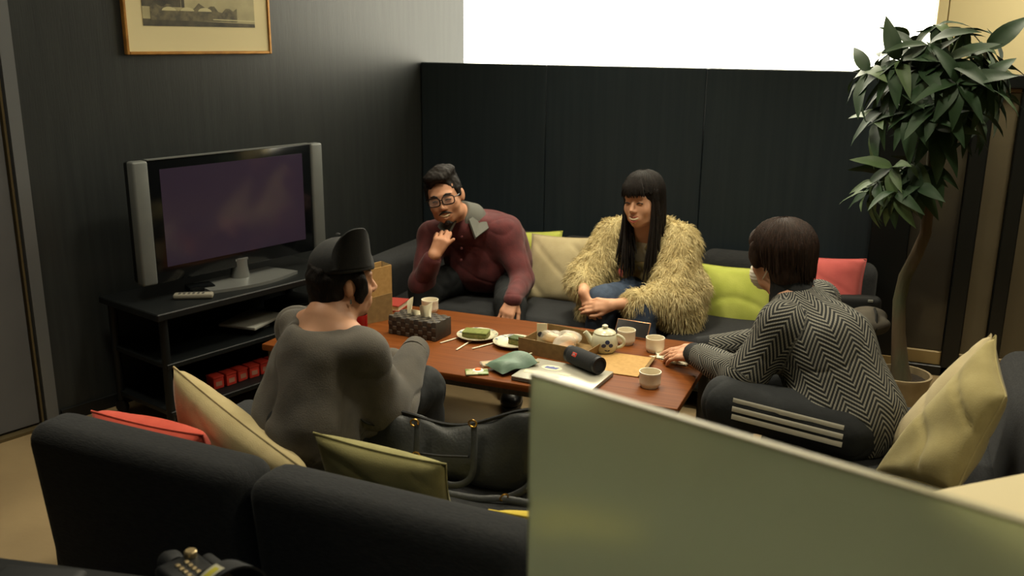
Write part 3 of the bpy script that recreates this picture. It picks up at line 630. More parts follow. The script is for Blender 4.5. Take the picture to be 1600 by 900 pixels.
# cups
mat('china_white', (234, 228, 206), 0.25, spec=0.5); mat('tea', (150, 120, 60), 0.1)
def cup(label, px, py, r=0.038, h=0.058, at=None):
    p = T(px, py) if at is None else at
    t = thing('tea_cup', label, 'cup', p, group='white tea cups')
    obj('bowl', G().lathe([(0, 0), (r*0.78, 0), (r*0.82, 0.004), (r*0.98, 0.012), (r, 0.020), (r, h-0.010), (r*1.02, h-0.008), (r*1.02, h), (r*0.94, h), (r*0.92, h-0.006), (r*0.9, 0.014), (r*0.7, 0.008), (0, 0.008)], 36), 'china_white', t)
    obj('tea', G().lathe([(0, h*0.55), (r*0.905, h*0.55), (r*0.905, h*0.57), (0, h*0.57)], 30), 'tea', t)
cup('white cup standing behind the tissue box', 656, 487, at=(-1.875, 3.60, TZ+0.0005))
cup('white cup hidden partly by the teapot handle', 978, 537, 0.037, 0.06)
cup('white cup at the fingertips of the herringbone sweater wearer', 1023, 549, 0.037, 0.058)
cup('white cup alone near the table corner in front of the cardboard sheet', 1015, 604, 0.039, 0.058)
# plates and cakes
mat('plate_white', (210, 202, 172), 0.22); mat('plate_blue', (96, 104, 108), 0.3, c2=(190, 186, 160), scale=60, lo=0.42, hi=0.5); mat('cake_green', (118, 124, 62), 0.85, c2=(98, 106, 50), scale=60, bump=0.3, bscale=90); mat('cake_side', (92, 96, 44), 0.9, c2=(108, 100, 52), scale=80, bump=0.4, bscale=90); mat('herb_green', (78, 92, 46), 0.7, c2=(52, 66, 34), scale=80, bump=0.4, bscale=100)
def plate(label, px, py, r):
    t = thing('plate', label, 'plate', T(px, py), group='small plates')
    obj('dish', G().lathe([(0, 0.0), (r*0.55, 0.0), (r*0.6, 0.004), (r*0.97, 0.014), (r, 0.016), (r, 0.018), (r*0.96, 0.018), (r*0.6, 0.008), (0, 0.007)], 44), 'plate_white', t)
    obj('rim_band', G().lathe([(r*0.80, 0.0138), (r*0.97, 0.0186), (r*0.97, 0.0192), (r*0.80, 0.0144)], 44, caps=False), 'plate_blue', t)
    return t
plate('small plate under a whole green cake slab', 746, 528, 0.086)
plate('small plate with a half-eaten piece of green cake', 803, 539, 0.086)
p1_ = T(744, 529)
ck = thing('cake_slice', 'whole rectangular slab of green matcha cake', 'cake', (p1_[0], p1_[1], TZ+0.0075), 0.15)
obj('sponge', G().rbox((0, 0, 0.011), (0.105, 0.066, 0.022), 0.004, 2), 'cake_side', ck); obj('icing', G().rbox((0, 0, 0.0245), (0.106, 0.067, 0.007), 0.003, 2), 'cake_green', ck)
p2_ = T(803, 540)
c2 = thing('cake_slice', 'small half-eaten remainder of green matcha cake', 'cake', (p2_[0]+0.008, p2_[1]+0.004, TZ+0.0075), -0.2)
obj('sponge', G().rbox((0, 0, 0.012), (0.052, 0.045, 0.024), 0.005, 2), 'cake_side', c2); obj('icing', G().rbox((0, 0, 0.0265), (0.052, 0.045, 0.008), 0.003, 2), 'herb_green', c2)
mat('plastic_white', (216, 208, 182), 0.4)
for (a, b, lab) in (((688, 537), (712, 530), 'white plastic fork lying beside the tissue box end of the cake plate'), ((713, 548), (729, 538), 'white plastic fork with its handle pointing straight off the table edge'), ((738, 546), (768, 538), 'white plastic fork lying between the two plates')):
    A_, B_ = np.array(T(*a)), np.array(T(*b)); L0 = np.linalg.norm(B_-A_); ang = math.atan2((B_-A_)[1], (B_-A_)[0])
    t = thing('fork', lab, 'fork', tuple(A_), ang, 'plastic forks'); LL = L0+0.02
    obj('handle', G().rbox((LL/2, 0, 0.003), (LL, 0.007, 0.004), 0.0015, 2), 'plastic_white', t)
    hp = obj('head', G().rbox((LL+0.008, 0, 0.004), (0.018, 0.016, 0.003), 0.001, 1), 'plastic_white', t)
    for j in (-1, 0, 1): obj('tine', G().box((LL+0.026, j*0.006, 0.004), (0.022, 0.003, 0.002)), 'plastic_white', hp)
# cardboard pastry box, open
bA, bB, bC = onz(810, 550, TZ)[:2], onz(886, 566, TZ)[:2], onz(842, 521, TZ)[:2]
ua = bB-bA; wb_ = np.hypot(*ua)+0.055; ang = math.atan2(ua[1], ua[0]); dpb = 0.235
cbx = thing('pastry_box', 'open brown cardboard pastry box with upright flaps', 'box', (bA[0], bA[1], TZ+0.0005), ang)
wl_ = wb_; hh = 0.062
obj('bottom', G().box((wl_/2, dpb/2, 0.001), (wl_, dpb, 0.002)), 'kraft_dark', cbx)
obj('front_flap', G().box((wl_/2, 0.0, hh/2), (wl_, 0.003, hh)), 'kraft_dark', cbx)
obj('back_flap', G().box((wl_/2, dpb, hh*0.46), (wl_, 0.003, hh*0.92)), 'kraft_dark', cbx)
for x, tl_ in ((0.0, 0.0), (wl_, 0.25)):
    g = G(); s_ = math.sin(tl_)*hh; g.add([(x, 0.002, 0), (x, dpb-0.002, 0), (x+s_, dpb-0.03, hh*0.8), (x+s_, 0.03, hh*0.8), (x+0.003, 0.002, 0), (x+0.003, dpb-0.002, 0), (x+s_+0.003, dpb-0.03, hh*0.8), (x+s_+0.003, 0.03, hh*0.8)], [(0, 1, 2, 3), (7, 6, 5, 4), (0, 4, 5, 1), (1, 5, 6, 2), (2, 6, 7, 3), (3, 7, 4, 0)]); obj('side_flap', g, 'kraft_dark', cbx, smooth=0)
mat('film_clear', (235, 230, 215), 0.12, alpha=0.35, spec=0.7); mat('pastry', (196, 140, 82), 0.8, c2=(214, 170, 112), scale=40, bump=0.3, bscale=60); mat('pastry_pale', (220, 196, 150), 0.7, c2=(206, 160, 110), scale=30)
def bxp(x, y, z=0.0025): return np.array([bA[0]+x*math.cos(ang)-y*math.sin(ang), bA[1]+x*math.sin(ang)+y*math.cos(ang), TZ+0.0005+z])
def lumpy(rx, ry, rz, seed, n=14, amp=0.12):
    v = []; f = []
    for i in range(n+1):
        th_ = PI*i/n
        for j in range(2*n):
            ph = PI*j/n; p = np.array([math.sin(th_)*math.cos(ph), math.sin(th_)*math.sin(ph), math.cos(th_)])
            s_ = 1+amp*float(noise_np(p[None], 3.3, seed)[0]); v.append(p*s_*(rx, ry, rz)+(0, 0, rz))
    for i in range(n):
        for j in range(2*n): f.append((i*2*n+j, (i+1)*2*n+j, (i+1)*2*n+(j+1) % (2*n), i*2*n+(j+1) % (2*n)))
    return G().add(v, f)
for i, (x, y, lab, pm) in enumerate(((0.055, 0.165, 'wrapped sugared pastry beside the small price card in the box', 'pastry_pale'), (0.135, 0.175, 'wrapped pale triangular pastry heaped highest in the box', 'pastry_pale'), (0.165, 0.065, 'wrapped brown stick pastry leaning on the front flap of the box', 'pastry'))):
    t = thing('wrapped_pastry', lab, 'pastry', tuple(bxp(x, y)), 0.5*i+ang, 'wrapped pastries')
    if i < 2: obj('pastry', lumpy(0.038, 0.026, 0.020+0.006*i, i*3.1), pm, t)
    else:
        for q in range(4): obj('stick', G().tube([(-0.05, -0.018+q*0.012, 0.012+0.004*(q % 2)), (0.045, -0.020+q*0.013, 0.030+0.004*q)], 0.007, 8), pm, t)
    obj('wrapper', lumpy(0.052, 0.036, 0.026+0.006*i, i*2.3+1, 14, 0.22), 'film_clear', t)
cd_ = thing('price_card', 'small folded white card with a dark mark standing in the pastry box', 'card', tuple(bxp(0.02, 0.15)), ang+0.5)
mat('ink_dark', (50, 50, 60), 0.7)
obj('card', G().box((0, 0, 0.040), (0.042, 0.003, 0.08)), 'paper', cd_); obj('print', G().add([(-0.006+0.012*math.cos(a), -0.0022, 0.034+0.012*math.sin(a)) for a in np.linspace(0, 2*PI, 9)[:-1]]+[(-0.006+0.012*math.cos(a), -0.0016, 0.034+0.012*math.sin(a)) for a in np.linspace(0, 2*PI, 9)[:-1]], [tuple(range(8))]), 'ink_dark', cd_)
# cardboard sheet
fA, fB, fC = onz(950, 553, TZ), onz(1030, 565, TZ), onz(996, 590, TZ)
cs_ = thing('cardboard_sheet', 'flat kraft cardboard lid lying by the laptop', 'cardboard', (fC[0], fC[1], TZ+0.0005), math.atan2((fC-onz(925, 580, TZ))[1], (fC-onz(925, 580, TZ))[0]))
obj('sheet', G().box((-0.11, 0.115, 0.002), (0.22, 0.23, 0.003)), 'kraft', cs_)
g = G(); g.add([(0, 0, 0.0005), (0, 0.23, 0.0005), (0.022, 0.215, 0.016), (0.022, 0.015, 0.016), (0.001, 0, 0.0036), (0.001, 0.23, 0.0036), (0.022, 0.215, 0.019), (0.022, 0.015, 0.019)], [(3, 2, 1, 0), (4, 5, 6, 7), (0, 1, 5, 4), (1, 2, 6, 5), (2, 3, 7, 6), (3, 0, 4, 7)]); obj('tuck_flap', g, 'kraft_dark', cs_, smooth=0)
# laptop
mat('alu', (186, 182, 166), 0.32, metal=0.45); mat('alu_dark', (120, 118, 110), 0.4, metal=0.5); mat('sticker_blue', (84, 90, 140), 0.6)
lA = onz(796, 596, TZ)[:2]; lB = onz(924, 621, TZ)[:2]; ang_l = math.atan2((lB-lA)[1], (lB-lA)[0]); lw_, ld_ = 0.312, 0.222
lc = lA+np.array([math.cos(ang_l), math.sin(ang_l)])*lw_/2+np.array([-math.sin(ang_l), math.cos(ang_l)])*ld_/2
lp = thing('laptop', 'closed silver laptop with stickers under the black speaker', 'laptop', (lc[0], lc[1]+0.012, TZ+0.0005), ang_l)
obj('base', G().rbox((0, 0, 0.0055), (lw_, ld_, 0.010), 0.003, 2), 'alu_dark', lp); ld2 = obj('lid', G().rbox((0, 0, 0.0145), (lw_, ld_, 0.007), 0.003, 2), 'alu', lp)
obj('oval_sticker', G().lathe([(0.034, 0.0), (0.034, 0.0006)], 28, (-0.06, 0.035, 0.0181), np.diag((1.2, 0.8, 1.0))), 'sticker_white', ld2)
g = G().prism([(-0.026, -0.012), (0.022, -0.010), (0.026, 0.012), (0.010, 0.006), (0.002, 0.014), (-0.010, 0.006), (-0.024, 0.010)], 0.0188, 0.0193); obj('sticker_print', G().add(np.array(g.v[0])+(-0.06, 0.035, 0), g.f), 'sticker_blue', ld2)
obj('paper_sticker', G().box((-0.095, -0.035, 0.0184), (0.085, 0.028, 0.0006), rotm(0, 0, 0.08)), 'paper', ld2); obj('paper_sticker', G().box((0.01, -0.005, 0.0184), (0.045, 0.02, 0.0006), rotm(0, 0, -0.05)), 'sticker_white', ld2); obj('paper_sticker', G().box((-0.02, -0.05, 0.0184), (0.05, 0.02, 0.0006), rotm(0, 0, 0.3)), 'paper', ld2)
# speaker
mat('speaker_cloth', (24, 25, 27), 0.85, c2=(32, 33, 35), scale=300, bump=0.2, bscale=500); mat('badge_red', (196, 56, 40), 0.5); mat('rubber_black', (16, 17, 19), 0.5)
sp = thing('speaker', 'black cylindrical wireless speaker with a small red badge', 'speaker', (-0.985, 3.12, TZ+0.019), math.atan2(-0.085, 0.14))
SR, SL = 0.0345, 0.165
obj('barrel', G().lathe([(0, -SL/2+0.006), (SR*0.86, -SL/2+0.006), (SR*0.97, -SL/2+0.014), (SR, -SL/2+0.02), (SR, SL/2-0.02), (SR*0.97, SL/2-0.014), (SR*0.86, SL/2-0.006), (0, SL/2-0.006)], 36, (0, 0, SR), rotm(0, PI/2, 0)), 'speaker_cloth', sp)
for a in (-1, 1):
    obj('end_ring', G().lathe([(SR*0.72, 0), (SR*0.94, 0), (SR*0.94, 0.012), (SR*0.72, 0.012), (SR*0.72, 0)], 32, (a*(SL/2-0.004)-0.006, 0, SR), rotm(0, PI/2, 0), caps=False), 'rubber_black', sp)
    obj('bass_cone', G().lathe([(0, 0.004), (SR*0.5, 0.0), (SR*0.72, 0.004), (SR*0.72, 0.008), (0, 0.008)], 28, (a*(SL/2-0.003)-0.006, 0, SR), rotm(0, PI/2, 0)), 'speaker_cloth', sp)
be = rad(32)
bd = obj('badge', G().rbox((0, 0, 0), (0.024, 0.002, 0.016), 0.001, 1, R=rotm(-be, 0, 0)).rbox((0, 0, 0), (0.020, 0.002, 0.013), 0.001, 1, R=rotm(-be, 0, 0)), 'badge_red', sp)
bd.location = (-0.025, -SR*math.cos(be), SR+SR*math.sin(be))
tx_ = text_mesh('JBL', 0.011, 0.0003); tx_.transform(Matrix.Rotation(PI/2-be, 4, 'X')); to = obj('badge_text', tx_, 'logo_white', bd); to.location = (0, -0.0014*math.cos(be), 0.0014*math.sin(be))
obj('foot_strip', G().rbox((0, 0, 0.002), (0.11, 0.016, 0.006), 0.002, 1), 'rubber_black', sp)
# pouch
mat('pouch_teal', (104, 126, 108), 0.5, c2=(88, 110, 96), scale=8, bump=0.1, bscale=60); mat('zip_pale', (176, 170, 138), 0.5); mat('pouch_dark', (44, 52, 48), 0.5)
pA, pB = np.array(T(760, 588)), np.array(T(848, 572)); pa = math.atan2((pB-pA)[1], (pB-pA)[0]); pm_ = (pA+pB)/2
ph_ = thing('zip_pouch', 'soft teal zip pouch lying half on the laptop', 'pouch', (pm_[0]-0.012, pm_[1]+0.012, TZ+0.022), pa, rot=(0, rad(-4), pa))
n1, n2 = 18, 12; v = []; 
for s_ in (1, -1):
    for i in range(n1+1):
        for j in range(n2+1):
            a, b = i/n1*2-1, j/n2*2-1
            h = (max(0, 1-a**4)**0.6)*(max(0, 1-b*b)**0.6); hz = (0.036 if s_ > 0 else 0.014)*h*(1+0.25*math.sin(a*4+b*3))
            v.append((a*0.085*(1+0.10*b), b*0.055, s_*hz+0.004*math.sin(a*5)*b))
k = (n1+1)*(n2+1); f = []
for i in range(n1):
    for j in range(n2): q = (i*(n2+1)+j, (i+1)*(n2+1)+j, (i+1)*(n2+1)+j+1, i*(n2+1)+j+1); f += [q, tuple(k+x for x in q[::-1])]
obj('pouch_body', G().add(v, f), 'pouch_teal', ph_, smooth=80)
obj('zip', G().tube([(0.085*(1+0.10*b)+0.001, b*0.055, 0.004*math.sin(5)*b+0.002) for b in np.linspace(-1, 1, 9)], 0.0038, 6), 'zip_pale', ph_)
obj('zip_pull', G().rbox((0.100, 0.05, 0.004), (0.022, 0.006, 0.002), 0.001, 1), 'zip_pale', ph_)
# sweets
mat('pack_print', (176, 176, 140), 0.3, c2=(110, 130, 70), scale=45, lo=0.5, hi=0.54); mat('egg_white', (226, 218, 196), 0.4); mat('egg_orange', (224, 104, 40), 0.4); mat('cookie', (196, 158, 90), 0.8, c2=(170, 128, 64), scale=50)
q1, q2 = T(745, 583), T(763, 573)
sw = thing('snack_pack', 'flat snack pack printed with green leaves and an egg', 'snack', q1, 0.5)
obj('pack', G().rbox((0, 0, 0.004), (0.085, 0.058, 0.007), 0.003, 2), 'pack_print', sw); e_ = obj('egg_print', G().lathe([(0.0, 0.0075), (0.022, 0.0075), (0.020, 0.010), (0, 0.011)], 20, (0.005, 0.006, 0)), 'egg_white', sw); obj('yolk', G().lathe([(0.0, 0.010), (0.013, 0.010), (0.009, 0.015), (0, 0.016)], 18, (0.005, 0.008, 0)), 'egg_orange', e_)
s2 = thing('cracker_pack', 'small packet of tan crackers beside the egg-printed pack', 'snack', (q2[0], q2[1]+0.02, q2[2]), 0.7)
obj('cracker', G().rbox((0, 0, 0.005), (0.062, 0.046, 0.009), 0.003, 2), 'cookie', s2); obj('wrapper', G().rbox((0, 0, 0.0055), (0.074, 0.05, 0.011), 0.004, 2), 'film_clear', s2)
# teapot
mat('teapot_glaze', (196, 194, 168), 0.22, c2=(186, 184, 158), scale=8); mat('flower_blue', (40, 46, 76), 0.35)
tpp = T(944, 550); TR = 0.053
tp_ = thing('teapot', 'pale stoneware teapot painted with dark blue petals', 'teapot', tpp, rad(5))
prof = [(0, 0), (0.036, 0), (0.040, 0.004), (0.050, 0.018), (TR, 0.038), (0.052, 0.056), (0.046, 0.074), (0.041, 0.080), (0.038, 0.080), (0.036, 0.076), (0, 0.076)]
obj('pot_body', G().lathe(prof, 40), 'teapot_glaze', tp_)
ldd = obj('lid', G().lathe([(0, 0.077), (0.043, 0.079), (0.044, 0.082), (0.038, 0.088), (0.022, 0.095), (0.010, 0.098), (0, 0.098)], 36), 'teapot_glaze', tp_); obj('knob', G().lathe([(0.006, 0.096), (0.007, 0.101), (0.012, 0.105), (0.012, 0.110), (0.006, 0.114), (0, 0.114)], 20), 'teapot_glaze', ldd)
obj('spout', G().tube([(-0.040, -0.005, 0.035), (-0.056, -0.008, 0.048), (-0.066, -0.010, 0.066), (-0.078, -0.012, 0.080)], [0.019, 0.014, 0.011, 0.010], 14), 'teapot_glaze', tp_)
obj('handle', G().tube([(0.044+0.034*math.sin(a), 0.004, 0.048+0.026*math.cos(a)) for a in np.linspace(0.1, PI-0.1, 12)], 0.0065, 10), 'teapot_glaze', tp_)
def petal(az, z, rx, rz, rot):
    g = G(); v = []; n = 14
    for i in range(n):
        a = 2*PI*i/n; dx, dz = rx*math.cos(a), rz*math.sin(a); dx, dz = dx*math.cos(rot)-dz*math.sin(rot), dx*math.sin(rot)+dz*math.cos(rot)
        zz = z+dz; r = float(np.interp(zz, [0.004, 0.018, 0.038, 0.056, 0.074], [0.040, 0.050, 0.053, 0.052, 0.046]))+0.0012; aa = az+dx/r; v.append((r*math.cos(aa), r*math.sin(aa), zz))
    v.append(tuple(np.mean(v, 0)*np.array([1.012, 1.012, 1]))); g.add(v, [(i, (i+1) % n, n) for i in range(n)]); return g
az0 = rad(-66)
for az, z, rx, rz, ro in ((0, 0.056, 0.0095, 0.0085, 0), (-0.27, 0.042, 0.0095, 0.008, 0.3), (0.27, 0.042, 0.0095, 0.008, -0.3), (-0.10, 0.022, 0.006, 0.0025, -0.4), (0.12, 0.021, 0.006, 0.0025, 0.4)):
    obj('painted_petal', petal(az0+az, z, rx, rz, ro), 'flower_blue', tp_)
# phone, napkin
mat('phone_gold', (176, 128, 92), 0.3, metal=0.6); mat('phone_glass', (30, 26, 26), 0.15)
pp = T(985, 526)
fn = thing('phone', 'smartphone with a rose gold edge leaning up behind the teapot', 'phone', (pp[0]+0.005, 3.60, TZ+0.0045), rot=(rad(-34), 0, rad(-6)))
obj('case', G().rbox((0, 0, 0.036), (0.148, 0.008, 0.072), 0.003, 3), 'phone_gold', fn); obj('glass', G().rbox((0, -0.0042, 0.036), (0.142, 0.001, 0.066), 0.0004, 1), 'phone_glass', fn)
obj('kickstand', G().box((0, 0.022, 0.028), (0.05, 0.003, 0.06), rotm(rad(50), 0, 0)), 'phone_glass', fn)
np_ = T(1052, 561)
npk = thing('napkin', 'crumpled white paper napkin under the resting hand', 'napkin', np_, -0.25)
n = 16; v = []
for i in range(n+1):
    for j in range(n+1): a, b = i/n*2-1, j/n*2-1; v.append((a*0.075*(1+0.15*math.sin(b*4)), b*0.045*(1+0.2*math.sin(a*3)), 0.003+0.003*abs(math.sin(a*5+b*3))+0.002*math.sin(b*9)**2))
f = [(i*(n+1)+j, (i+1)*(n+1)+j, (i+1)*(n+1)+j+1, i*(n+1)+j+1) for i in range(n) for j in range(n)]; k = len(v); v += [(x, y, 0.0) for x, y, z in v]; f += [tuple(k+x for x in q[::-1]) for q in f]
obj('sheet', G().add(v, f), 'tissue', npk, smooth=60); obj('fold', G().rbox((0.055, -0.035, 0.006), (0.05, 0.022, 0.008), 0.003, 2), 'tissue', npk)

# ------------------------------------------------------------------ black handbag
mat('bag_leather', (50, 52, 51), 0.42, c2=(40, 42, 42), scale=10, bump=0.12, bscale=120, spec=0.5); mat('gold', (206, 158, 74), 0.25, metal=0.9)
hb = thing('handbag', 'large slouching black leather handbag with gold rings on the near sofa', 'handbag', (-1.13, 2.30, 0.336), rad(-3))
n, mrg = 30, 26; v = []
Lh = 0.285
for i in range(n+1):
    a = i/n*2-1
    top = 0.165+0.045*a+0.03*max(0, a)**2-0.02*math.cos(a*4); wd0 = 0.085*(1-0.25*a**4)
    xs_ = a*Lh*(1.0)
    for j in range(mrg):
        th_ = 2*PI*j/mrg; c_, s_ = math.cos(th_), math.sin(th_)
        yy = math.copysign(abs(c_)**0.6, c_); zz = math.copysign(abs(s_)**0.6, s_)
        t_ = (zz+1)/2; w_ = wd0*(1.0-0.72*t_**1.4)*(1-0.5*abs(a)**8)
        v.append((xs_+0.05*a*t_*0.6, yy*w_+0.02*t_+0.006*math.sin(a*9+t_*5), max(0.001, t_*top)+0.004*math.sin(a*13+c_*3)*t_))
f = [(i*mrg+j, (i+1)*mrg+j, (i+1)*mrg+(j+1) % mrg, i*mrg+(j+1) % mrg) for i in range(n) for j in range(mrg)]+[tuple(range(mrg)), tuple(range(n*mrg, (n+1)*mrg))[::-1]]
obj('bag_body', G().add(v, f), 'bag_leather', hb, smooth=70)
obj('top_zip', G().tube([(a*Lh*1.06, 0.02, 0.165+0.045*a+0.03*max(0, a)**2-0.02*math.cos(a*4)+0.002) for a in np.linspace(-0.95, 0.95, 20)], 0.006, 6), 'bag_dark', hb)
obj('pocket_zip', G().tube([(-0.09, -0.066, 0.075), (0.0, -0.069, 0.085), (0.09, -0.066, 0.10)], 0.004, 6), 'bag_dark', hb)
def strap(pts, n=26, r=0.010):
    p = np.array(pts, float); t = np.linspace(0, len(p)-1, n); q = np.zeros((n, 3))
    for i, x in enumerate(t):
        k = min(int(x), len(p)-2); u = x-k; p0, p1, p2, p3 = p[max(k-1, 0)], p[k], p[k+1], p[min(k+2, len(p)-1)]
        q[i] = 0.5*((2*p1)+(-p0+p2)*u+(2*p0-5*p1+4*p2-p3)*u*u+(-p0+3*p1-3*p2+p3)*u**3)
    return G().tube(q, r, 8, flat=(1.0, 0.28), up=(1, 0, 0))
obj('strap', strap([(-0.10, -0.030, 0.168), (-0.085, -0.060, 0.125), (-0.07, -0.085, 0.07), (-0.02, -0.100, 0.03), (0.06, -0.105, 0.02), (0.11, -0.090, 0.05), (0.105, -0.060, 0.12), (0.085, -0.022, 0.182)]), 'bag_leather', hb)
obj('strap', strap([(0.285, 0.02, 0.235), (0.305, -0.01, 0.20), (0.30, -0.04, 0.12), (0.28, -0.07, 0.05), (0.22, -0.10, 0.012)]), 'bag_leather', hb)
obj('strap', strap([(0.05, -0.13, 0.006), (0.15, -0.125, 0.010), (0.22, -0.105, 0.016), (0.32, -0.085, 0.012)]), 'bag_leather', hb)
obj('strap', strap([(-0.25, -0.02, 0.11), (-0.27, -0.06, 0.135), (-0.31, -0.03, 0.14), (-0.30, 0.03, 0.12)]), 'bag_leather', hb)
def ring(c, R0, r, rot): return G().tube([np.array(c)+rotm(*rot)@np.array([R0*math.cos(a), 0, R0*math.sin(a)]) for a in np.linspace(0, 2*PI, 18)], r, 6, caps=False)
for c, ro in (((-0.102, -0.045, 0.160), (0.2, 0, 0.3)), ((-0.070, -0.090, 0.080), (0.2, 0, 0.1)), ((0.085, -0.030, 0.188), (0.2, 0, 0.2)), ((0.225, -0.108, 0.022), (0.3, 0, 0.9))):
    obj('gold_ring', ring(c, 0.012, 0.0028, ro), 'gold', hb)
# grey bundle and dark bag at the sofa end
bp_ = ony(1352, 512, 4.25)
bn = thing('cloth_bundle', 'grey crumpled cloth bundle below the square pink cushion', 'bundle', (bp_[0], bp_[1], 0.336), 0.2)
obj('cloth', lumpy(0.105, 0.08, 0.062, 2.2, 22, 0.22), 'bundle_grey', bn, smooth=80); obj('tie', G().tube([(0.02, -0.07, 0.02), (0.03, -0.085, 0.06), (0.03, -0.05, 0.115), (0.03, 0.0, 0.128)], 0.006, 6), 'bag_dark', bn)
dp = thing('small_black_bag', 'small black bag resting against the pink cushion at the sofa end', 'bag', (bp_[0]-0.045, 4.385, 0.336), 0.1)
obj('bag_body', G().rbox((0, 0, 0.075), (0.20, 0.07, 0.15), 0.028, 4), 'bag_dark', dp); obj('clasp', G().rbox((0.05, -0.036, 0.135), (0.022, 0.006, 0.012), 0.002, 1), 'silver_pale', dp)
# ------------------------------------------------------------------ smooth solids: a body, a garment or a head of hair is grown as ONE surface from blended shapes
def surface_nets(F, org, h):
    ins = F < 0; s = np.array(F.shape)-1
    cnt = np.zeros(s, np.int8)
    for i in (0, 1):
        for j in (0, 1):
            for k in (0, 1): cnt += ins[i:s[0]+i, j:s[1]+j, k:s[2]+k]
    act = (cnt > 0) & (cnt < 8); ids = np.argwhere(act); idx = np.full(s, -1, np.int32); idx[act] = np.arange(len(ids))
    acc = np.zeros((len(ids), 3)); num = np.zeros(len(ids))
    co = [(i, j, k) for i in (0, 1) for j in (0, 1) for k in (0, 1)]
    val = {c: F[ids[:, 0]+c[0], ids[:, 1]+c[1], ids[:, 2]+c[2]] for c in co}
    for c in co:
        for ax in range(3):
            if c[ax] == 0:
                d = list(c); d[ax] = 1; d = tuple(d); a, b = val[c], val[d]; m = (a < 0) != (b < 0)
                t = np.where(m, a/(a-b+1e-12), 0); p = np.array(c, float)[None].repeat(len(ids), 0); p[:, ax] += t
                acc += p*m[:, None]; num += m
    V = org+h*(ids+acc/num[:, None]); faces = []
    for ax in range(3):
        o1, o2 = (ax+1) % 3, (ax+2) % 3
        sl0 = [slice(1, -1)]*3; sl1 = [slice(1, -1)]*3; sl0[ax] = slice(0, -1); sl1[ax] = slice(1, None)
        a, b = ins[tuple(sl0)], ins[tuple(sl1)]
        for flip, m in ((False, a & ~b), (True, ~a & b)):
            e = np.argwhere(m); off = np.ones(3, int); off[ax] = 0; e = e+off
            q = []
            for d1, d2 in ((0, 0), (-1, 0), (-1, -1), (0, -1)):
                c = e.copy(); c[:, o1] += d1; c[:, o2] += d2; q.append(idx[c[:, 0], c[:, 1], c[:, 2]])
            q = np.stack(q, 1); faces.append(q[:, ::-1] if flip else q)
    return V, np.concatenate(faces)
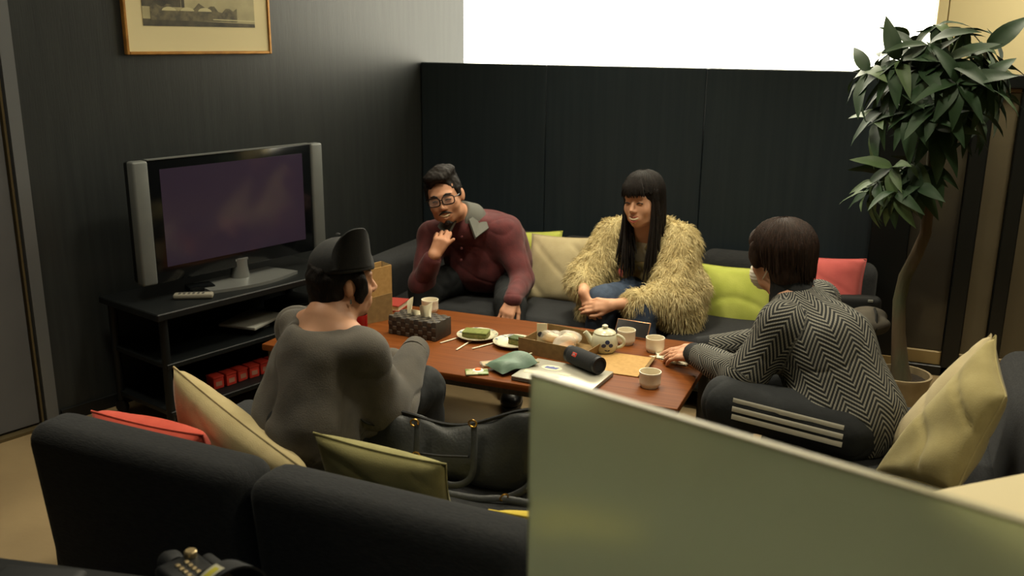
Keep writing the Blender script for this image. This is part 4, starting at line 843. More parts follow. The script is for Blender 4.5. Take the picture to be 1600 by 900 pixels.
class Sdf:
    def __init__(s): s.p = []
    def _fr(s, M_):
        if M_ is None: return np.zeros(3), np.eye(3)
        return M_
    def cap(s, a, b, ra, rb=None, k=0.02, op='add', M=None, reg=0):
        rb = ra if rb is None else rb; o, R = s._fr(M); a = o+R@np.array(a, float); b = o+R@np.array(b, float)
        def d(P):
            ab = b-a; t = np.clip((P-a)@ab/(ab@ab+1e-12), 0, 1); return np.linalg.norm(P-a-t[..., None]*ab, axis=-1)-(ra+(rb-ra)*t)
        r = max(ra, rb); s.p.append((d, np.minimum(a, b)-r, np.maximum(a, b)+r, k, op, reg, (a, b, (ra+rb)/2))); return s
    def ell(s, c, r, k=0.02, op='add', M=None, R2=None, reg=0):
        o, R = s._fr(M); c = o+R@np.array(c, float); RR = R if R2 is None else R@R2; r = np.array(r, float)
        def d(P):
            q = (P-c)@RR; k0 = np.linalg.norm(q/r, axis=-1); k1 = np.linalg.norm(q/(r*r), axis=-1); return k0*(k0-1)/(k1+1e-9)
        e = np.abs(RR)@r; s.p.append((d, c-e, c+e, k, op, reg, (c-RR[:, 2]*r[2], c+RR[:, 2]*r[2], r[0]))); return s
    def rbx(s, c, hs, rr, k=0.01, op='add', M=None, R2=None, reg=0):
        o, R = s._fr(M); c = o+R@np.array(c, float); RR = R if R2 is None else R@R2; hs = np.array(hs, float)-rr
        def d(P):
            q = np.abs((P-c)@RR)-hs; return np.linalg.norm(np.maximum(q, 0), axis=-1)+np.minimum(q.max(-1), 0)-rr
        e = np.abs(RR)@(hs+rr); s.p.append((d, c-e, c+e, k, op, reg, (c, c, 0.05))); return s
    def cut(s, pt, n, M=None, k=0.004):
        o, R = s._fr(M); pt = o+R@np.array(pt, float); n = R@np.array(n, float); n = n/np.linalg.norm(n)
        s.p.append((lambda P: (P-pt)@n, None, None, k, 'clip', 0, None)); return s
    def mesh(s, h=0.005, disp=None, name='body', smooth=1, uv=False):
        lo = np.min([q[1] for q in s.p if q[4] == 'add'], 0)-4*h-0.01; hi = np.max([q[2] for q in s.p if q[4] == 'add'], 0)+4*h+0.01
        n = np.ceil((hi-lo)/h).astype(int)+1; F = np.full(n, 0.5, np.float32)
        ax = [lo[i]+h*np.arange(n[i]) for i in range(3)]
        for d, a, b, k, op, reg, _ in s.p:
            if op == 'clip': sl = tuple(slice(0, n[i]) for i in range(3))
            else:
                mg = 2.0*k+4*h
                i0 = np.clip(np.floor((a-mg-lo)/h).astype(int), 0, n-1); i1 = np.clip(np.ceil((b+mg-lo)/h).astype(int)+1, 1, n); sl = tuple(slice(i0[i], i1[i]) for i in range(3))
            P = np.stack(np.meshgrid(ax[0][sl[0]], ax[1][sl[1]], ax[2][sl[2]], indexing='ij'), -1)
            v = d(P).astype(np.float32); f = F[sl]
            if op == 'add': q = np.clip(0.5+0.5*(f-v)/k, 0, 1); F[sl] = f*(1-q)+v*q-k*q*(1-q)
            else:
                w = v if op == 'clip' else -v; q = np.clip(0.5-0.5*(f-w)/k, 0, 1); F[sl] = f*(1-q)+w*q+k*q*(1-q)
        V, Q = surface_nets(F, lo, h)
        me = bpy.data.meshes.new(name); me.from_pydata(V.tolist(), [], Q.tolist())
        bm = bmesh.new(); bm.from_mesh(me)
        for _ in range(smooth): bmesh.ops.smooth_vert(bm, verts=bm.verts, factor=0.4, use_axis_x=True, use_axis_y=True, use_axis_z=True)
        bm.normal_update(); bm.to_mesh(me); bm.free()
        if disp is not None:
            N_ = np.zeros(len(me.vertices)*3, np.float32); me.vertices.foreach_get('normal', N_); N_ = N_.reshape(-1, 3)
            C_ = np.zeros(len(me.vertices)*3, np.float32); me.vertices.foreach_get('co', C_); C_ = C_.reshape(-1, 3).astype(float)
            C_ = C_+N_*disp(C_)[:, None]; me.vertices.foreach_set('co', C_.astype(np.float32).ravel())
        me.polygons.foreach_set('use_smooth', [True]*len(me.polygons)); me.update()
        if uv:      # limb coordinates: u round the limb, v along it, for knitted cloth
            C_ = np.zeros(len(me.vertices)*3, np.float32); me.vertices.foreach_get('co', C_); C_ = C_.reshape(-1, 3).astype(float)
            best = np.full(len(C_), 9.0); out = np.zeros((len(C_), 3))
            for d, a, b, k, op, reg, seg in s.p:
                if op != 'add' or seg is None or reg == 0: continue
                v = d(C_); m = v < best; best[m] = v[m]
                A0, B0, r0 = seg; t = np.array(uv[reg][0], float); t /= np.linalg.norm(t); e1 = np.array(uv[reg][1], float); e1 -= (e1@t)*t; e1 /= np.linalg.norm(e1); e2 = np.cross(t, e1); O = np.array(uv[reg][2], float)
                q = C_-O; ang_ = np.arctan2(q@e2, q@e1); out[m] = np.stack([ang_*uv[reg][3], q@t, np.full(len(C_), reg, float)], 1)[m]
            at = me.attributes.new('knit', 'FLOAT_VECTOR', 'POINT'); at.data.foreach_set('vector', out.astype(np.float32).ravel())
        return me
def frame(fwd, up=(0, 0, 1), o=(0, 0, 0)):
    """columns: x = right-hand side, y = forward, z = up"""
    f = np.array(fwd, float); f /= np.linalg.norm(f); u = np.array(up, float); u -= (u@f)*f; u /= np.linalg.norm(u)
    return np.array(o, float), np.stack([np.cross(f, u), f, u], 1)
def fin(M_, p): return M_[0]+M_[1]@np.array(p, float)
def head_shape(S, Mh, smile=0.0, w=1.0):
    S.ell((0, -0.012, 0.036), (0.075*w, 0.094, 0.084), 0.02, M=Mh)
    S.ell((0, 0.020, -0.030), (0.063*w, 0.072, 0.084), 0.03, M=Mh)
    S.ell((0, 0.056, -0.092), (0.030*w, 0.028, 0.022), 0.025, M=Mh)
    for a in (-1, 1):
        S.ell((a*0.040*w, 0.056, -0.028), (0.026, 0.024, 0.026+0.004*smile), 0.02, M=Mh)
        S.ell((a*0.046*w, 0.010, -0.075), (0.020, 0.040, 0.024), 0.03, M=Mh)
        S.ell((a*0.033, 0.099, 0.006), (0.019, 0.012, 0.011), 0.012, 'sub', M=Mh)
        S.ell((a*0.031, 0.076, 0.006), (0.015, 0.014, 0.0125), 0.004, M=Mh)
        S.ell((a*0.076*w, -0.004, -0.002), (0.008, 0.019, 0.031), 0.008, M=Mh, R2=rotm(0.15, 0, a*0.35))
        S.ell((a*0.010, 0.098, -0.033), (0.008, 0.010, 0.007), 0.006, M=Mh)
    S.ell((0, 0.074, 0.028), (0.052, 0.018, 0.012), 0.016, M=Mh)
    S.cap((0, 0.088, 0.012), (0, 0.108, -0.026), 0.0065, 0.0105, 0.010, M=Mh)
    S.ell((0, 0.078, -0.067), (0.032, 0.016, 0.020), 0.015, M=Mh)
    for a in (-1, 1):
        S.cap((0, 0.095, -0.059), (a*0.024, 0.083, -0.059+0.006*smile), 0.0045, 0.003, 0.004, M=Mh)
        S.cap((0, 0.092, -0.078-0.004*smile), (a*0.022, 0.082, -0.063+0.004*smile), 0.0055, 0.003, 0.004, M=Mh)
    if smile: S.ell((0, 0.096, -0.069), (0.022, 0.013, 0.0075), 0.003, 'sub', M=Mh)
def hand(S, Mw, side=1, curl=(0.3, 0.3, 0.35, 0.4), spread=0.06, thumb=(0.75, 0.35), sc=1.0, k=0.006, thumb_curl=0.25):
    """Mw: wrist frame, y towards the fingers, z the back of the hand; side=+1 puts the thumb on +x"""
    o, R = Mw
    P = lambda v: o+R@(np.array(v, float)*sc*np.array([side, 1, 1]))
    S.cap(P((0.018, 0.0, 0)), P((0.022, 0.075, 0.002)), 0.0150*sc, 0.0135*sc, 0.012); S.cap(P((-0.014, 0.0, 0)), P((-0.026, 0.070, 0)), 0.0145*sc, 0.0125*sc, 0.012); S.cap(P((0.0, 0.0, 0)), P((0.0, 0.076, 0.003)), 0.015*sc, 0.0135*sc, 0.014)
    for i, (x, y, L) in enumerate(((0.027, 0.084, (0.040, 0.024, 0.018)), (0.009, 0.089, (0.045, 0.028, 0.019)), (-0.010, 0.085, (0.041, 0.026, 0.018)), (-0.028, 0.075, (0.033, 0.020, 0.016)))):
        p = np.array([x, y-0.012, 0.003]); an = 0.0; sp_ = (1.5-i)*spread
        for j, l in enumerate(L):
            an += curl[i]*(0.7 if j == 0 else 1.0 if j == 1 else 0.75)
            q = p+(l+(0.012 if j == 0 else 0))*np.array([math.sin(sp_)*math.cos(an), math.cos(sp_)*math.cos(an), -math.sin(an)])
            r0 = (0.0092, 0.0084, 0.0076)[j]*(0.88 if i == 3 else 1); S.cap(P(p), P(q), r0*sc, r0*0.92*sc, 0.004 if j else 0.007); p = q
    p = np.array([0.022, 0.012, -0.006]); a0, dn = thumb
    for j, l in enumerate((0.042, 0.032, 0.025)):
        aa = a0-j*thumb_curl; q = p+l*np.array([math.sin(aa)*math.cos(dn), math.cos(aa)*math.cos(dn), -math.sin(dn)]); r0 = (0.0135, 0.0105, 0.0092)[j]; S.cap(P(p), P(q), r0*sc, r0*0.9*sc, 0.008 if j == 0 else 0.004); p = q
def hair_locks(g, Mh, c, r, n, drop, seed, rad_=0.0052, sway=0.004, start=0.12, front=0.0):
    """locks combed from the crown over the skull, then falling by drop(azimuth)"""
    q = np.random.default_rng(seed); c = np.array(c); r = np.array(r)
    for i in range(n):
        ph = 2*PI*(i+q.uniform(-0.4, 0.4))/n; D = drop(ph)*q.uniform(0.82, 1.08); pts = []
        th1 = PI/2
        for t in np.linspace(start, 1, 9):
            th = th1*t; k_ = q.uniform(0.99, 1.03); pts.append(c+k_*r*np.array([math.sin(th)*math.sin(ph), math.sin(th)*math.cos(ph), math.cos(th)]))
        base = pts[-1]
        for t in (0.35, 0.7, 1.0):
            pts.append(base*np.array([1-0.10*t*min(1, D*9), 1-0.10*t*min(1, D*9), 1])-np.array([0, 0, D*t])+q.normal(0, sway*t, 3))
        m_ = len(pts); g.tube([fin(Mh, p) for p in pts], [rad_*(0.5+0.9*min(1, j/3))*(1 if j < m_-2 else 0.75 if j < m_-1 else 0.2) for j in range(m_)], 5)
    return g
def folds(amp, s=26, seed=0.0, s2=60):
    return lambda P: amp*(np.sin(3.1*noise_np(P, s, seed)+(P@np.array([13.0, 9.0, 21.0])))*0.55+0.30*noise_np(P, s2, seed+3)-0.85*(1-np.abs(np.sin(2.4*noise_np(P, s*0.7, seed+7)+P@np.array([7.0, -11.0, 17.0]))))**5)
def arc_tube(M_, pts, r, n=6): return G().tube([fin(M_, p) for p in pts], r, n)
mat('skin_a', (192, 142, 112), 0.5, c2=(184, 132, 102), scale=14, spec=0.35); mat('skin_b', (212, 162, 130), 0.48, c2=(204, 152, 120), scale=14, spec=0.35); mat('skin_c', (198, 150, 120), 0.5, c2=(190, 140, 110), scale=14, spec=0.35)
mat('hair_black', (20, 18, 17), 0.6, c2=(34, 28, 25), scale=30, stretch=(6, 6, 1.0), bump=0.35, bscale=60, bstretch=(7, 7, 0.8), spec=0.22)
mat('hair_brown', (32, 23, 19), 0.6, c2=(52, 36, 28), scale=30, stretch=(6, 6, 1.0), bump=0.35, bscale=60, bstretch=(7, 7, 0.8), spec=0.22)
mat('lip_red', (168, 84, 72), 0.4); mat('teeth', (226, 206, 172), 0.4); mat('lash', (26, 20, 18), 0.6); mat('mouth_dark', (64, 26, 24), 0.6)
mat('shirt_wine', (94, 38, 40), 0.8, c2=(78, 30, 33), scale=24, bump=0.12, bscale=180, sheen=0.1); mat('collar_grey', (92, 92, 86), 0.85); mat('trouser_black', (20, 23, 25), 0.85, c2=(26, 29, 31), scale=20, bump=0.15, bscale=60); mat('shoe_black', (18, 19, 20), 0.35); mat('sole_grey', (70, 68, 62), 0.6); mat('glasses_black', (14, 14, 15), 0.25); mat('lens_clear', (230, 232, 235), 0.03, alpha=0.08, spec=0.6)
mat('denim', (62, 76, 96), 0.85, c2=(48, 60, 80), scale=30, bump=0.15, bscale=200); mat('coat_cream', (188, 172, 124), 0.95, c2=(170, 152, 104), scale=24); mat('fur_cream', (214, 198, 150), 0.8, c2=(190, 172, 122), scale=14); mat('top_white', (206, 200, 180), 0.8)
mat('sweat_brown', (82, 77, 69), 0.95, c2=(71, 67, 61), scale=14, bump=0.2, bscale=260, sheen=0.1); mat('cap_charcoal', (40, 40, 40), 0.9, c2=(34, 35, 36), scale=60, bump=0.1, bscale=300); mat('silver', (190, 188, 180), 0.25, metal=0.9)
mat('knit_black', (22, 24, 25), 0.9, bump=0.2, bscale=200); mat('mask_white', (222, 216, 200), 0.8); mat('stripe_white', (214, 210, 196), 0.7)
def shoe(name, par, heel, toe, m='shoe_black'):
    heel, toe = np.array(heel, float), np.array(toe, float); d = toe-heel; Ln = np.linalg.norm(d); Ms = frame(d, (0, 0, 1), heel)
    S = Sdf(); S.ell((0, 0.03, 0.052), (0.042, 0.062, 0.045), 0.02, M=Ms); S.ell((0, Ln*0.55, 0.046), (0.044, Ln*0.42, 0.034), 0.03, M=Ms); S.ell((0, Ln*0.82, 0.040), (0.044, Ln*0.24, 0.029), 0.03, M=Ms); S.cut((0, 0, 0.014), (0, 0, -1), M=Ms)
    so = obj(name, S.mesh(0.005, name=name), m, par, world=True)
    g = G(); v = []
    for zz in (0.001, 0.018):
        for i in range(24):
            a = 2*PI*i/24; v.append(fin(Ms, (0.046*math.sin(a)*(1-0.12*math.cos(a)), Ln*0.47-(Ln*0.60)*math.cos(a)*1.0, zz)))
    g.add(v, [tuple(range(24))[::-1], tuple(range(24, 48))]+[(i, (i+1) % 24, 24+(i+1) % 24, 24+i) for i in range(24)]); obj('sole', g, 'sole_grey', so, world=False if False else True) if False else None
    me = g.mesh('sole'); me.transform(RM[par.name].inverted()); me.materials.append(MATS['sole_grey']); o = bpy.data.objects.new('sole', me); COL.objects.link(o); o.parent = so
    return so
def sub(name, g, m, part, root):
    """sub-part: shape in world coordinates under a part whose own offset is nil"""
    me = g.mesh(name) if isinstance(g, G) else g
    me.transform(RM[root.name].inverted()); me.materials.append(MATS[m]); o = bpy.data.objects.new(name, me); COL.objects.link(o); o.parent = part; return o
def A_(*v): return np.array(v, float)

# ------------------------------------------------------------------ man in the wine-red shirt, chin on his fist
def red_man():
    root = thing('person', 'laughing man in glasses and wine-red shirt, chin on his fist', 'person', (-1.88, 4.3, 0.0))
    pel, chest, nb = A_(-1.87, 4.40, 0.425), A_(-1.885, 4.22, 0.60), A_(-1.915, 4.06, 0.745)
    hc = A_(-1.965, 3.945, 0.865)
    Mh = frame((0.30, -1.0, -0.08), (-0.22, -0.10, 1.0), hc)
    shR, shL = A_(-2.10, 4.08, 0.635), A_(-1.725, 4.12, 0.685)
    elR, elL = A_(-2.06, 3.875, 0.445), A_(-1.61, 4.06, 0.47)
    chin = fin(Mh, (0.0, 0.085, -0.115))
    wrR = A_(-1.955, 3.80, 0.615); wrL = A_(-1.565, 3.83, 0.435)
    hpR, hpL = A_(-1.97, 4.36, 0.41), A_(-1.77, 4.36, 0.41); knR, knL = A_(-2.06, 3.90, 0.41), A_(-1.60, 3.88, 0.395)
    anR, anL = A_(-2.04, 3.84, 0.09), A_(-1.52, 3.72, 0.085)
    S = Sdf(); head_shape(S, Mh, 1.0, 1.10)
    S.cap(fin(Mh, (0, -0.02, -0.06)), nb, 0.055, 0.060, 0.03); S.cap(nb, chest, 0.055, 0.11, 0.04); S.cap(chest, pel, 0.12, 0.12, 0.05)
    for sh, el, wr in ((shR, elR, wrR), (shL, elL, wrL)):
        S.cap(nb-A_(0, 0, 0.07), sh, 0.045, 0.045, 0.03); S.cap(sh, el, 0.045, 0.038, 0.03); S.cap(el, wr, 0.038, 0.027, 0.02)
    for hp, kn, an in ((hpR, knR, anR), (hpL, knL, anL)):
        S.cap(pel, hp, 0.09, 0.075, 0.04); S.cap(hp, kn, 0.075, 0.052, 0.03); S.cap(kn, an, 0.05, 0.035, 0.02)
    d = chin-wrR; d /= np.linalg.norm(d); S_h = frame(d+A_(0.25, -0.05, 0.35), A_(0.55, -0.8, 0.1), wrR+d*0.004)
    hand(S, S_h, 1, (0.75, 0.95, 1.15, 1.25), 0.03, (0.15, -0.15), 0.98, thumb_curl=-0.15)
    hand(S, frame(A_(-0.10, -0.62, -0.75), A_(0.25, -0.75, 0.6), wrL), -1, (0.25, 0.3, 0.35, 0.4), 0.07, (0.55, 0.25), 1.0)
    body = obj('body', S.mesh(0.0045, name='body'), 'skin_a', root, world=True)
    # shirt
    T_ = Sdf(); T_.cap(nb-A_(0, 0, 0.035), chest, 0.090, 0.155, 0.05); T_.ell(chest*0.5+pel*0.5+A_(0, -0.03, 0), (0.19, 0.165, 0.19), 0.05, R2=rotm(0.6, 0, 0)); T_.cap(chest, pel, 0.165, 0.165, 0.05)
    for a in (-1, 1): T_.cap(chest+A_(a*0.095, -0.02, 0.02), pel+A_(a*0.09, -0.08, 0.0), 0.135, 0.135, 0.05)
    T_.ell(A_(-1.885, 4.17, 0.50), (0.18, 0.12, 0.15), 0.05)
    T_.cap(nb+A_(0, 0.02, -0.045), shR, 0.070, 0.076, 0.05); T_.cap(nb+A_(0, 0.02, -0.045), shL, 0.070, 0.068, 0.05)
    T_.cap(shR, elR, 0.072, 0.060, 0.05); T_.cap(elR, wrR-(wrR-elR)*0.16, 0.062, 0.043, 0.025); T_.cap(shL, elL, 0.070, 0.058, 0.06); T_.cap(elL, wrL, 0.058, 0.044, 0.025)
    T_.ell(fin(Mh, (0, 0.01, -0.02)), (0.085, 0.10, 0.12), 0.012, 'sub', M=None); T_.cut(pel-A_(0, 0, 0.10), (0, 0, -1))
    st = obj('shirt', T_.mesh(0.006, folds(0.0038, 22, 1.0, 60), 'shirt'), 'shirt_wine', root, world=True)
    fr_ = A_(0.30, -0.95, 0); 
    rt = np.cross(fr_, (0, 0, 1)); rt /= np.linalg.norm(rt); fh = fr_/np.linalg.norm(fr_)
    nk = fin(Mh, (0, -0.02, -0.06))-nb; nk /= np.linalg.norm(nk)
    Cl = Sdf(); Cl.cap(nb-nk*0.020, nb+nk*0.050, 0.096, 0.074, 0.01)
    Cl.cut(nb+nk*0.052, nk)
    Cl.ell(nb+fh*0.10+nk*0.03, (0.030, 0.05, 0.07), 0.008, 'sub')
    sub('collar', Cl.mesh(0.0045, name='collar'), 'collar_grey', st, root)
    for a in (-1, 1):         # collar leaves
        pg = [nb+rt*a*x+fh*y+A_(0, 0, z) for x, y, z in ((0.080, -0.02, 0.040), (0.030, 0.095, 0.012), (0.068, 0.140, -0.066), (0.122, 0.075, -0.030))]
        nn_ = np.cross(pg[1]-pg[0], pg[3]-pg[0]); nn_ /= np.linalg.norm(nn_); nn_ = nn_ if nn_@(fh+A_(0, 0, 0.4)) > 0 else -nn_
        g = G(); g.add([q+nn_*0.006 for q in pg]+[q-nn_*0.006 for q in pg], [(0, 1, 2), (0, 2, 3), (6, 5, 4), (7, 6, 4)]+[(i, 4+i, 4+(i+1) % 4, (i+1) % 4) for i in range(4)]); sub('collar_leaf', g, 'collar_grey', st, root)
    for t in (0.0, 0.33, 0.66):
        bpos = nb+fh*(0.118+0.05*t)-A_(0, 0, 0.065+0.16*t); sub('button', G().lathe([(0, 0), (0.006, 0), (0.005, 0.003), (0, 0.003)], 12, bpos, frame((0, 0, 1), fh)[1]), 'shirt_wine', st, root)
    # trousers
    Pn = Sdf(); Pn.cap(pel-A_(0, 0, 0.005), pel+A_(0, -0.05, 0), 0.145, 0.14, 0.03)
    for hp, kn, an in ((hpR, knR, anR), (hpL, knL, anL)):
        Pn.cap(hp, kn, 0.100, 0.075, 0.04); Pn.cap(kn, an+A_(0, 0, 0.03), 0.072, 0.055, 0.03)
    obj('trousers', Pn.mesh(0.007, folds(0.005, 24, 2.0), 'trousers'), 'trouser_black', root, world=True)
    shoe('shoe', root, anL*A_(1, 1, 0)+A_(0, 0.04, 0), anL*A_(1, 1, 0)+A_(0.06, -0.17, 0)); shoe('shoe', root, anR*A_(1, 1, 0)+A_(0, 0.04, 0), anR*A_(1, 1, 0)+A_(0.0, -0.18, 0))
    # hair: swept up, receding temples
    Hh = Sdf(); Hh.ell((0, -0.022, 0.052), (0.083, 0.100, 0.086), 0.01, M=Mh); Hh.ell((0.01, 0.045, 0.110), (0.062, 0.055, 0.036), 0.03, M=Mh); Hh.ell((-0.02, 0.0, 0.125), (0.06, 0.06, 0.03), 0.03, M=Mh)
    for a in (-1, 1): Hh.ell((a*0.074, 0.015, 0.035), (0.013, 0.030, 0.045), 0.02, M=Mh)
    Hh.ell((0, 0.105, 0.035), (0.064, 0.062, 0.062), 0.012, 'sub', M=Mh); Hh.ell((0, 0.03, -0.07), (0.12, 0.085, 0.085), 0.012, 'sub', M=Mh)
    obj('hair', Hh.mesh(0.0045, lambda P: 0.003*noise_np(P, 110, 2)+0.002*noise_np(P, 240, 5), 'hair'), 'hair_black', root, world=True)
    # face parts
    for a in (-1, 1):
        obj('eyebrow', arc_tube(Mh, [(a*0.014, 0.098, 0.027), (a*0.030, 0.096, 0.034), (a*0.050, 0.080, 0.029)], [0.0035, 0.0042, 0.0025]), 'lash', root, world=True)
        obj('eye', arc_tube(Mh, [(a*0.018, 0.0895, 0.004), (a*0.031, 0.0920, 0.0085), (a*0.045, 0.084, 0.004)], 0.0026), 'lash', root, world=True)
    obj('moustache', G().tube([fin(Mh, (x, 0.100-9*x*x*2, -0.049-14*x*x)) for x in np.linspace(-0.034, 0.034, 13)], [0.0022+0.0028*math.sin(PI*i/12) for i in range(13)], 8), 'lash', root, world=True)
    B_ = Sdf(); B_.ell((0, 0.079, -0.100), (0.014, 0.011, 0.012), 0.006, M=Mh); B_.ell((0, 0.066, -0.110), (0.022, 0.020, 0.009), 0.01, M=Mh); obj('goatee', B_.mesh(0.003, lambda P: 0.0015*noise_np(P, 300), 'goatee'), 'lash', root, world=True)
    obj('teeth', G().tube([fin(Mh, (x, 0.0925-14*x*x, -0.0685+13*x*x)) for x in np.linspace(-0.022, 0.022, 9)], 0.0052, 8), 'teeth', root, world=True)
    gl_ = obj('glasses', G(), 'glasses_black', root) if False else None
    gg = G()
    for a in (-1, 1):
        loop = []
        for i in range(29):
            t = 2*PI*i/28; c_, s_ = math.cos(t), math.sin(t); loop.append(fin(Mh, (a*0.0345+0.0285*math.copysign(abs(c_)**0.6, c_), 0.109-abs(a*0.0345+0.0285*c_)*0.12, 0.006+0.0205*math.copysign(abs(s_)**0.6, s_))))
        gg.tube(loop, 0.0030, 6, caps=False)
        gg.tube([fin(Mh, (a*0.063, 0.101, 0.014)), fin(Mh, (a*0.079, 0.085, 0.014)), fin(Mh, (a*0.083, 0.0, 0.012)), fin(Mh, (a*0.083, -0.02, 0.0))], 0.0028, 6)
    gg.tube([fin(Mh, (-0.007, 0.108, 0.010)), fin(Mh, (0, 0.111, 0.013)), fin(Mh, (0.007, 0.108, 0.010))], 0.0028, 6)
    go = obj('glasses', gg, 'glasses_black', root, world=True)
    for a in (-1, 1):
        g = G(); loop = [fin(Mh, (a*0.0345+0.027*math.copysign(abs(math.cos(t))**0.6, math.cos(t)), 0.109-abs(a*0.0345+0.027*math.cos(t))*0.12, 0.006+0.019*math.copysign(abs(math.sin(t))**0.6, math.sin(t)))) for t in np.linspace(0, 2*PI, 25)[:-1]]
        g.add(loop, [tuple(range(24))]); sub('lens', g, 'lens_clear', go, root)
    return root
red_man()

# ------------------------------------------------------------------ woman in the shaggy cream coat, hands clasped on her knee
def woman():
    root = thing('person', 'smiling woman with long dark hair in a shaggy cream coat', 'person', (-1.0, 4.3, 0.0))
    pel, chest, nb = A_(-0.98, 4.40, 0.425), A_(-1.01, 4.28, 0.62), A_(-1.03, 4.185, 0.755)
    hc = A_(-1.045, 4.115, 0.890); Mh = frame((-0.24, -1.0, -0.03), (-0.08, -0.02, 1.0), hc)
    shR, shL = A_(-1.185, 4.175, 0.70), A_(-0.885, 4.19, 0.69); elR, elL = A_(-1.275, 4.02, 0.52), A_(-0.86, 4.00, 0.475)
    wrR, wrL = A_(-1.225, 3.835, 0.505), A_(-1.085, 3.80, 0.475)
    hpR, hpL = A_(-1.06, 4.36, 0.41), A_(-0.90, 4.36, 0.41); knR, knL = A_(-1.150, 3.90, 0.46), A_(-0.965, 3.90, 0.44); anR, anL = A_(-1.16, 3.80, 0.08), A_(-0.96, 3.80, 0.08)
    S = Sdf(); head_shape(S, Mh, 1.0, 0.94); S.cap(fin(Mh, (0, -0.02, -0.06)), nb, 0.044, 0.046, 0.025); S.cap(nb, chest, 0.06, 0.09, 0.05); S.cap(chest, pel, 0.09, 0.11, 0.05)
    for sh, el, wr in ((shR, elR, wrR), (shL, elL, wrL)):
        S.cap(nb, sh, 0.04, 0.04, 0.04); S.cap(sh, el, 0.038, 0.032, 0.03); S.cap(el, wr, 0.034, 0.024, 0.02)
    for hp, kn, an in ((hpR, knR, anR), (hpL, knL, anL)): S.cap(pel, hp, 0.08, 0.07, 0.04); S.cap(hp, kn, 0.07, 0.048, 0.03); S.cap(kn, an, 0.046, 0.032, 0.02)
    hand(S, frame(A_(0.42, -0.25, -0.75), A_(-0.55, -0.80, 0.0), wrR), 1, (0.35, 0.4, 0.45, 0.5), 0.03, (0.5, 0.1), 0.9)
    hand(S, frame(A_(-0.95, -0.10, -0.12), A_(0.05, -0.85, 0.5), wrL), -1, (0.3, 0.35, 0.4, 0.45), 0.03, (0.5, 0.1), 0.9)
    obj('body', S.mesh(0.0045, name='body'), 'skin_b', root, world=True)
    Tp = Sdf(); Tp.cap(chest+A_(-0.01, -0.02, 0.035), pel, 0.115, 0.125, 0.04); Tp.cut(chest+A_(0, 0, 0.075), (0, 0.55, 1)); obj('top', Tp.mesh(0.007, folds(0.003, 26, 6.0), 'top'), 'top_white', root, world=True)
    J = Sdf(); J.cap(pel, pel+A_(0, -0.06, -0.01), 0.13, 0.12, 0.03)
    for hp, kn, an in ((hpR, knR, anR), (hpL, knL, anL)): J.cap(hp, kn, 0.088, 0.068, 0.03); J.cap(kn, an+A_(0, 0, 0.03), 0.068, 0.06, 0.03)
    obj('jeans', J.mesh(0.007, folds(0.005, 26, 4.0), 'jeans'), 'denim', root, world=True)
    shoe('shoe', root, anR*A_(1, 1, 0)+A_(0, 0.03, 0), anR*A_(1, 1, 0)+A_(-0.03, -0.15, 0)); shoe('shoe', root, anL*A_(1, 1, 0)+A_(0, 0.03, 0), anL*A_(1, 1, 0)+A_(0.0, -0.16, 0))
    # coat
    Cc = Sdf(); bk = A_(0, 0.035, 0)
    Cc.cap(nb+bk-A_(0, 0, 0.045), chest+bk, 0.10, 0.155, 0.05); Cc.cap(chest+bk, pel+bk*0.5+A_(0, 0, -0.01), 0.155, 0.18, 0.05)
    Cc.cap(nb+bk-A_(0, 0, 0.05), shR, 0.08, 0.075, 0.05); Cc.cap(nb+bk-A_(0, 0, 0.05), shL, 0.08, 0.078, 0.05)
    Cc.cap(shR, elR, 0.082, 0.080, 0.04); Cc.cap(elR, elR*0.55+wrR*0.45, 0.078, 0.058, 0.03); Cc.cap(shL, elL, 0.090, 0.092, 0.04); Cc.cap(elL, elL*0.42+wrL*0.58, 0.090, 0.060, 0.03)
    Cc.cap(A_(-0.83, 4.13, 0.50), A_(-0.825, 4.02, 0.36), 0.105, 0.085, 0.05); Cc.cap(A_(-1.19, 4.12, 0.46), A_(-1.235, 3.96, 0.395), 0.075, 0.05, 0.05)
    fwd = A_(-0.28, -0.96, 0.0)
    for zz, r0 in ((0.78, 0.080), (0.70, 0.070), (0.62, 0.065), (0.54, 0.06), (0.47, 0.06)): Cc.ell(A_(-1.05, 4.20-(0.78-zz)*0.05, zz)+fwd*0.11, (r0, 0.13, 0.055), 0.02, 'sub')
    Cc.cut(A_(0, 0, 0.335), (0, 0, -1))
    cm = Cc.mesh(0.0065, lambda P: 0.008*noise_np(P, 60, 1), 'coat'); 
    V0 = np.array([v.co[:] for v in cm.vertices]); N0 = np.array([v.normal[:] for v in cm.vertices])
    ct_ = obj('coat', cm, 'coat_cream', root, world=True)
    r2 = np.random.default_rng(3); pick = r2.choice(len(V0), min(30000, len(V0)), replace=False)
    fv, ff = [], []; k = 0
    clump = noise_np(V0, 55, 9)
    for i in pick:
        p, n_ = V0[i], N0[i]
        if p[2] < 0.345 or (-1.13 < p[0] < -0.965 and 4.06 < p[1] < 4.26 and p[2] > 0.46): continue
        d = n_*0.75+A_(0, 0, -0.75)+r2.normal(0, 0.22, 3)+0.45*A_(math.sin(9*clump[i]), math.cos(7*clump[i]), 0)*0.6; d /= np.linalg.norm(d); L = r2.uniform(0.018, 0.042); w = 0.0014
        s_ = np.cross(d, r2.normal(0, 1, 3)); s_ /= np.linalg.norm(s_); b_ = np.cross(d, s_)
        m_ = p+d*L*0.55; e = m_+(d+A_(0, 0, -0.7))*L*0.45; e[2] = max(e[2], 0.338)
        for q, ww in ((p-n_*0.002, w), (m_, w*0.8)):
            for a in range(3): t = 2*PI*a/3; fv.append(q+ww*(math.cos(t)*s_+math.sin(t)*b_))
        fv.append(e)
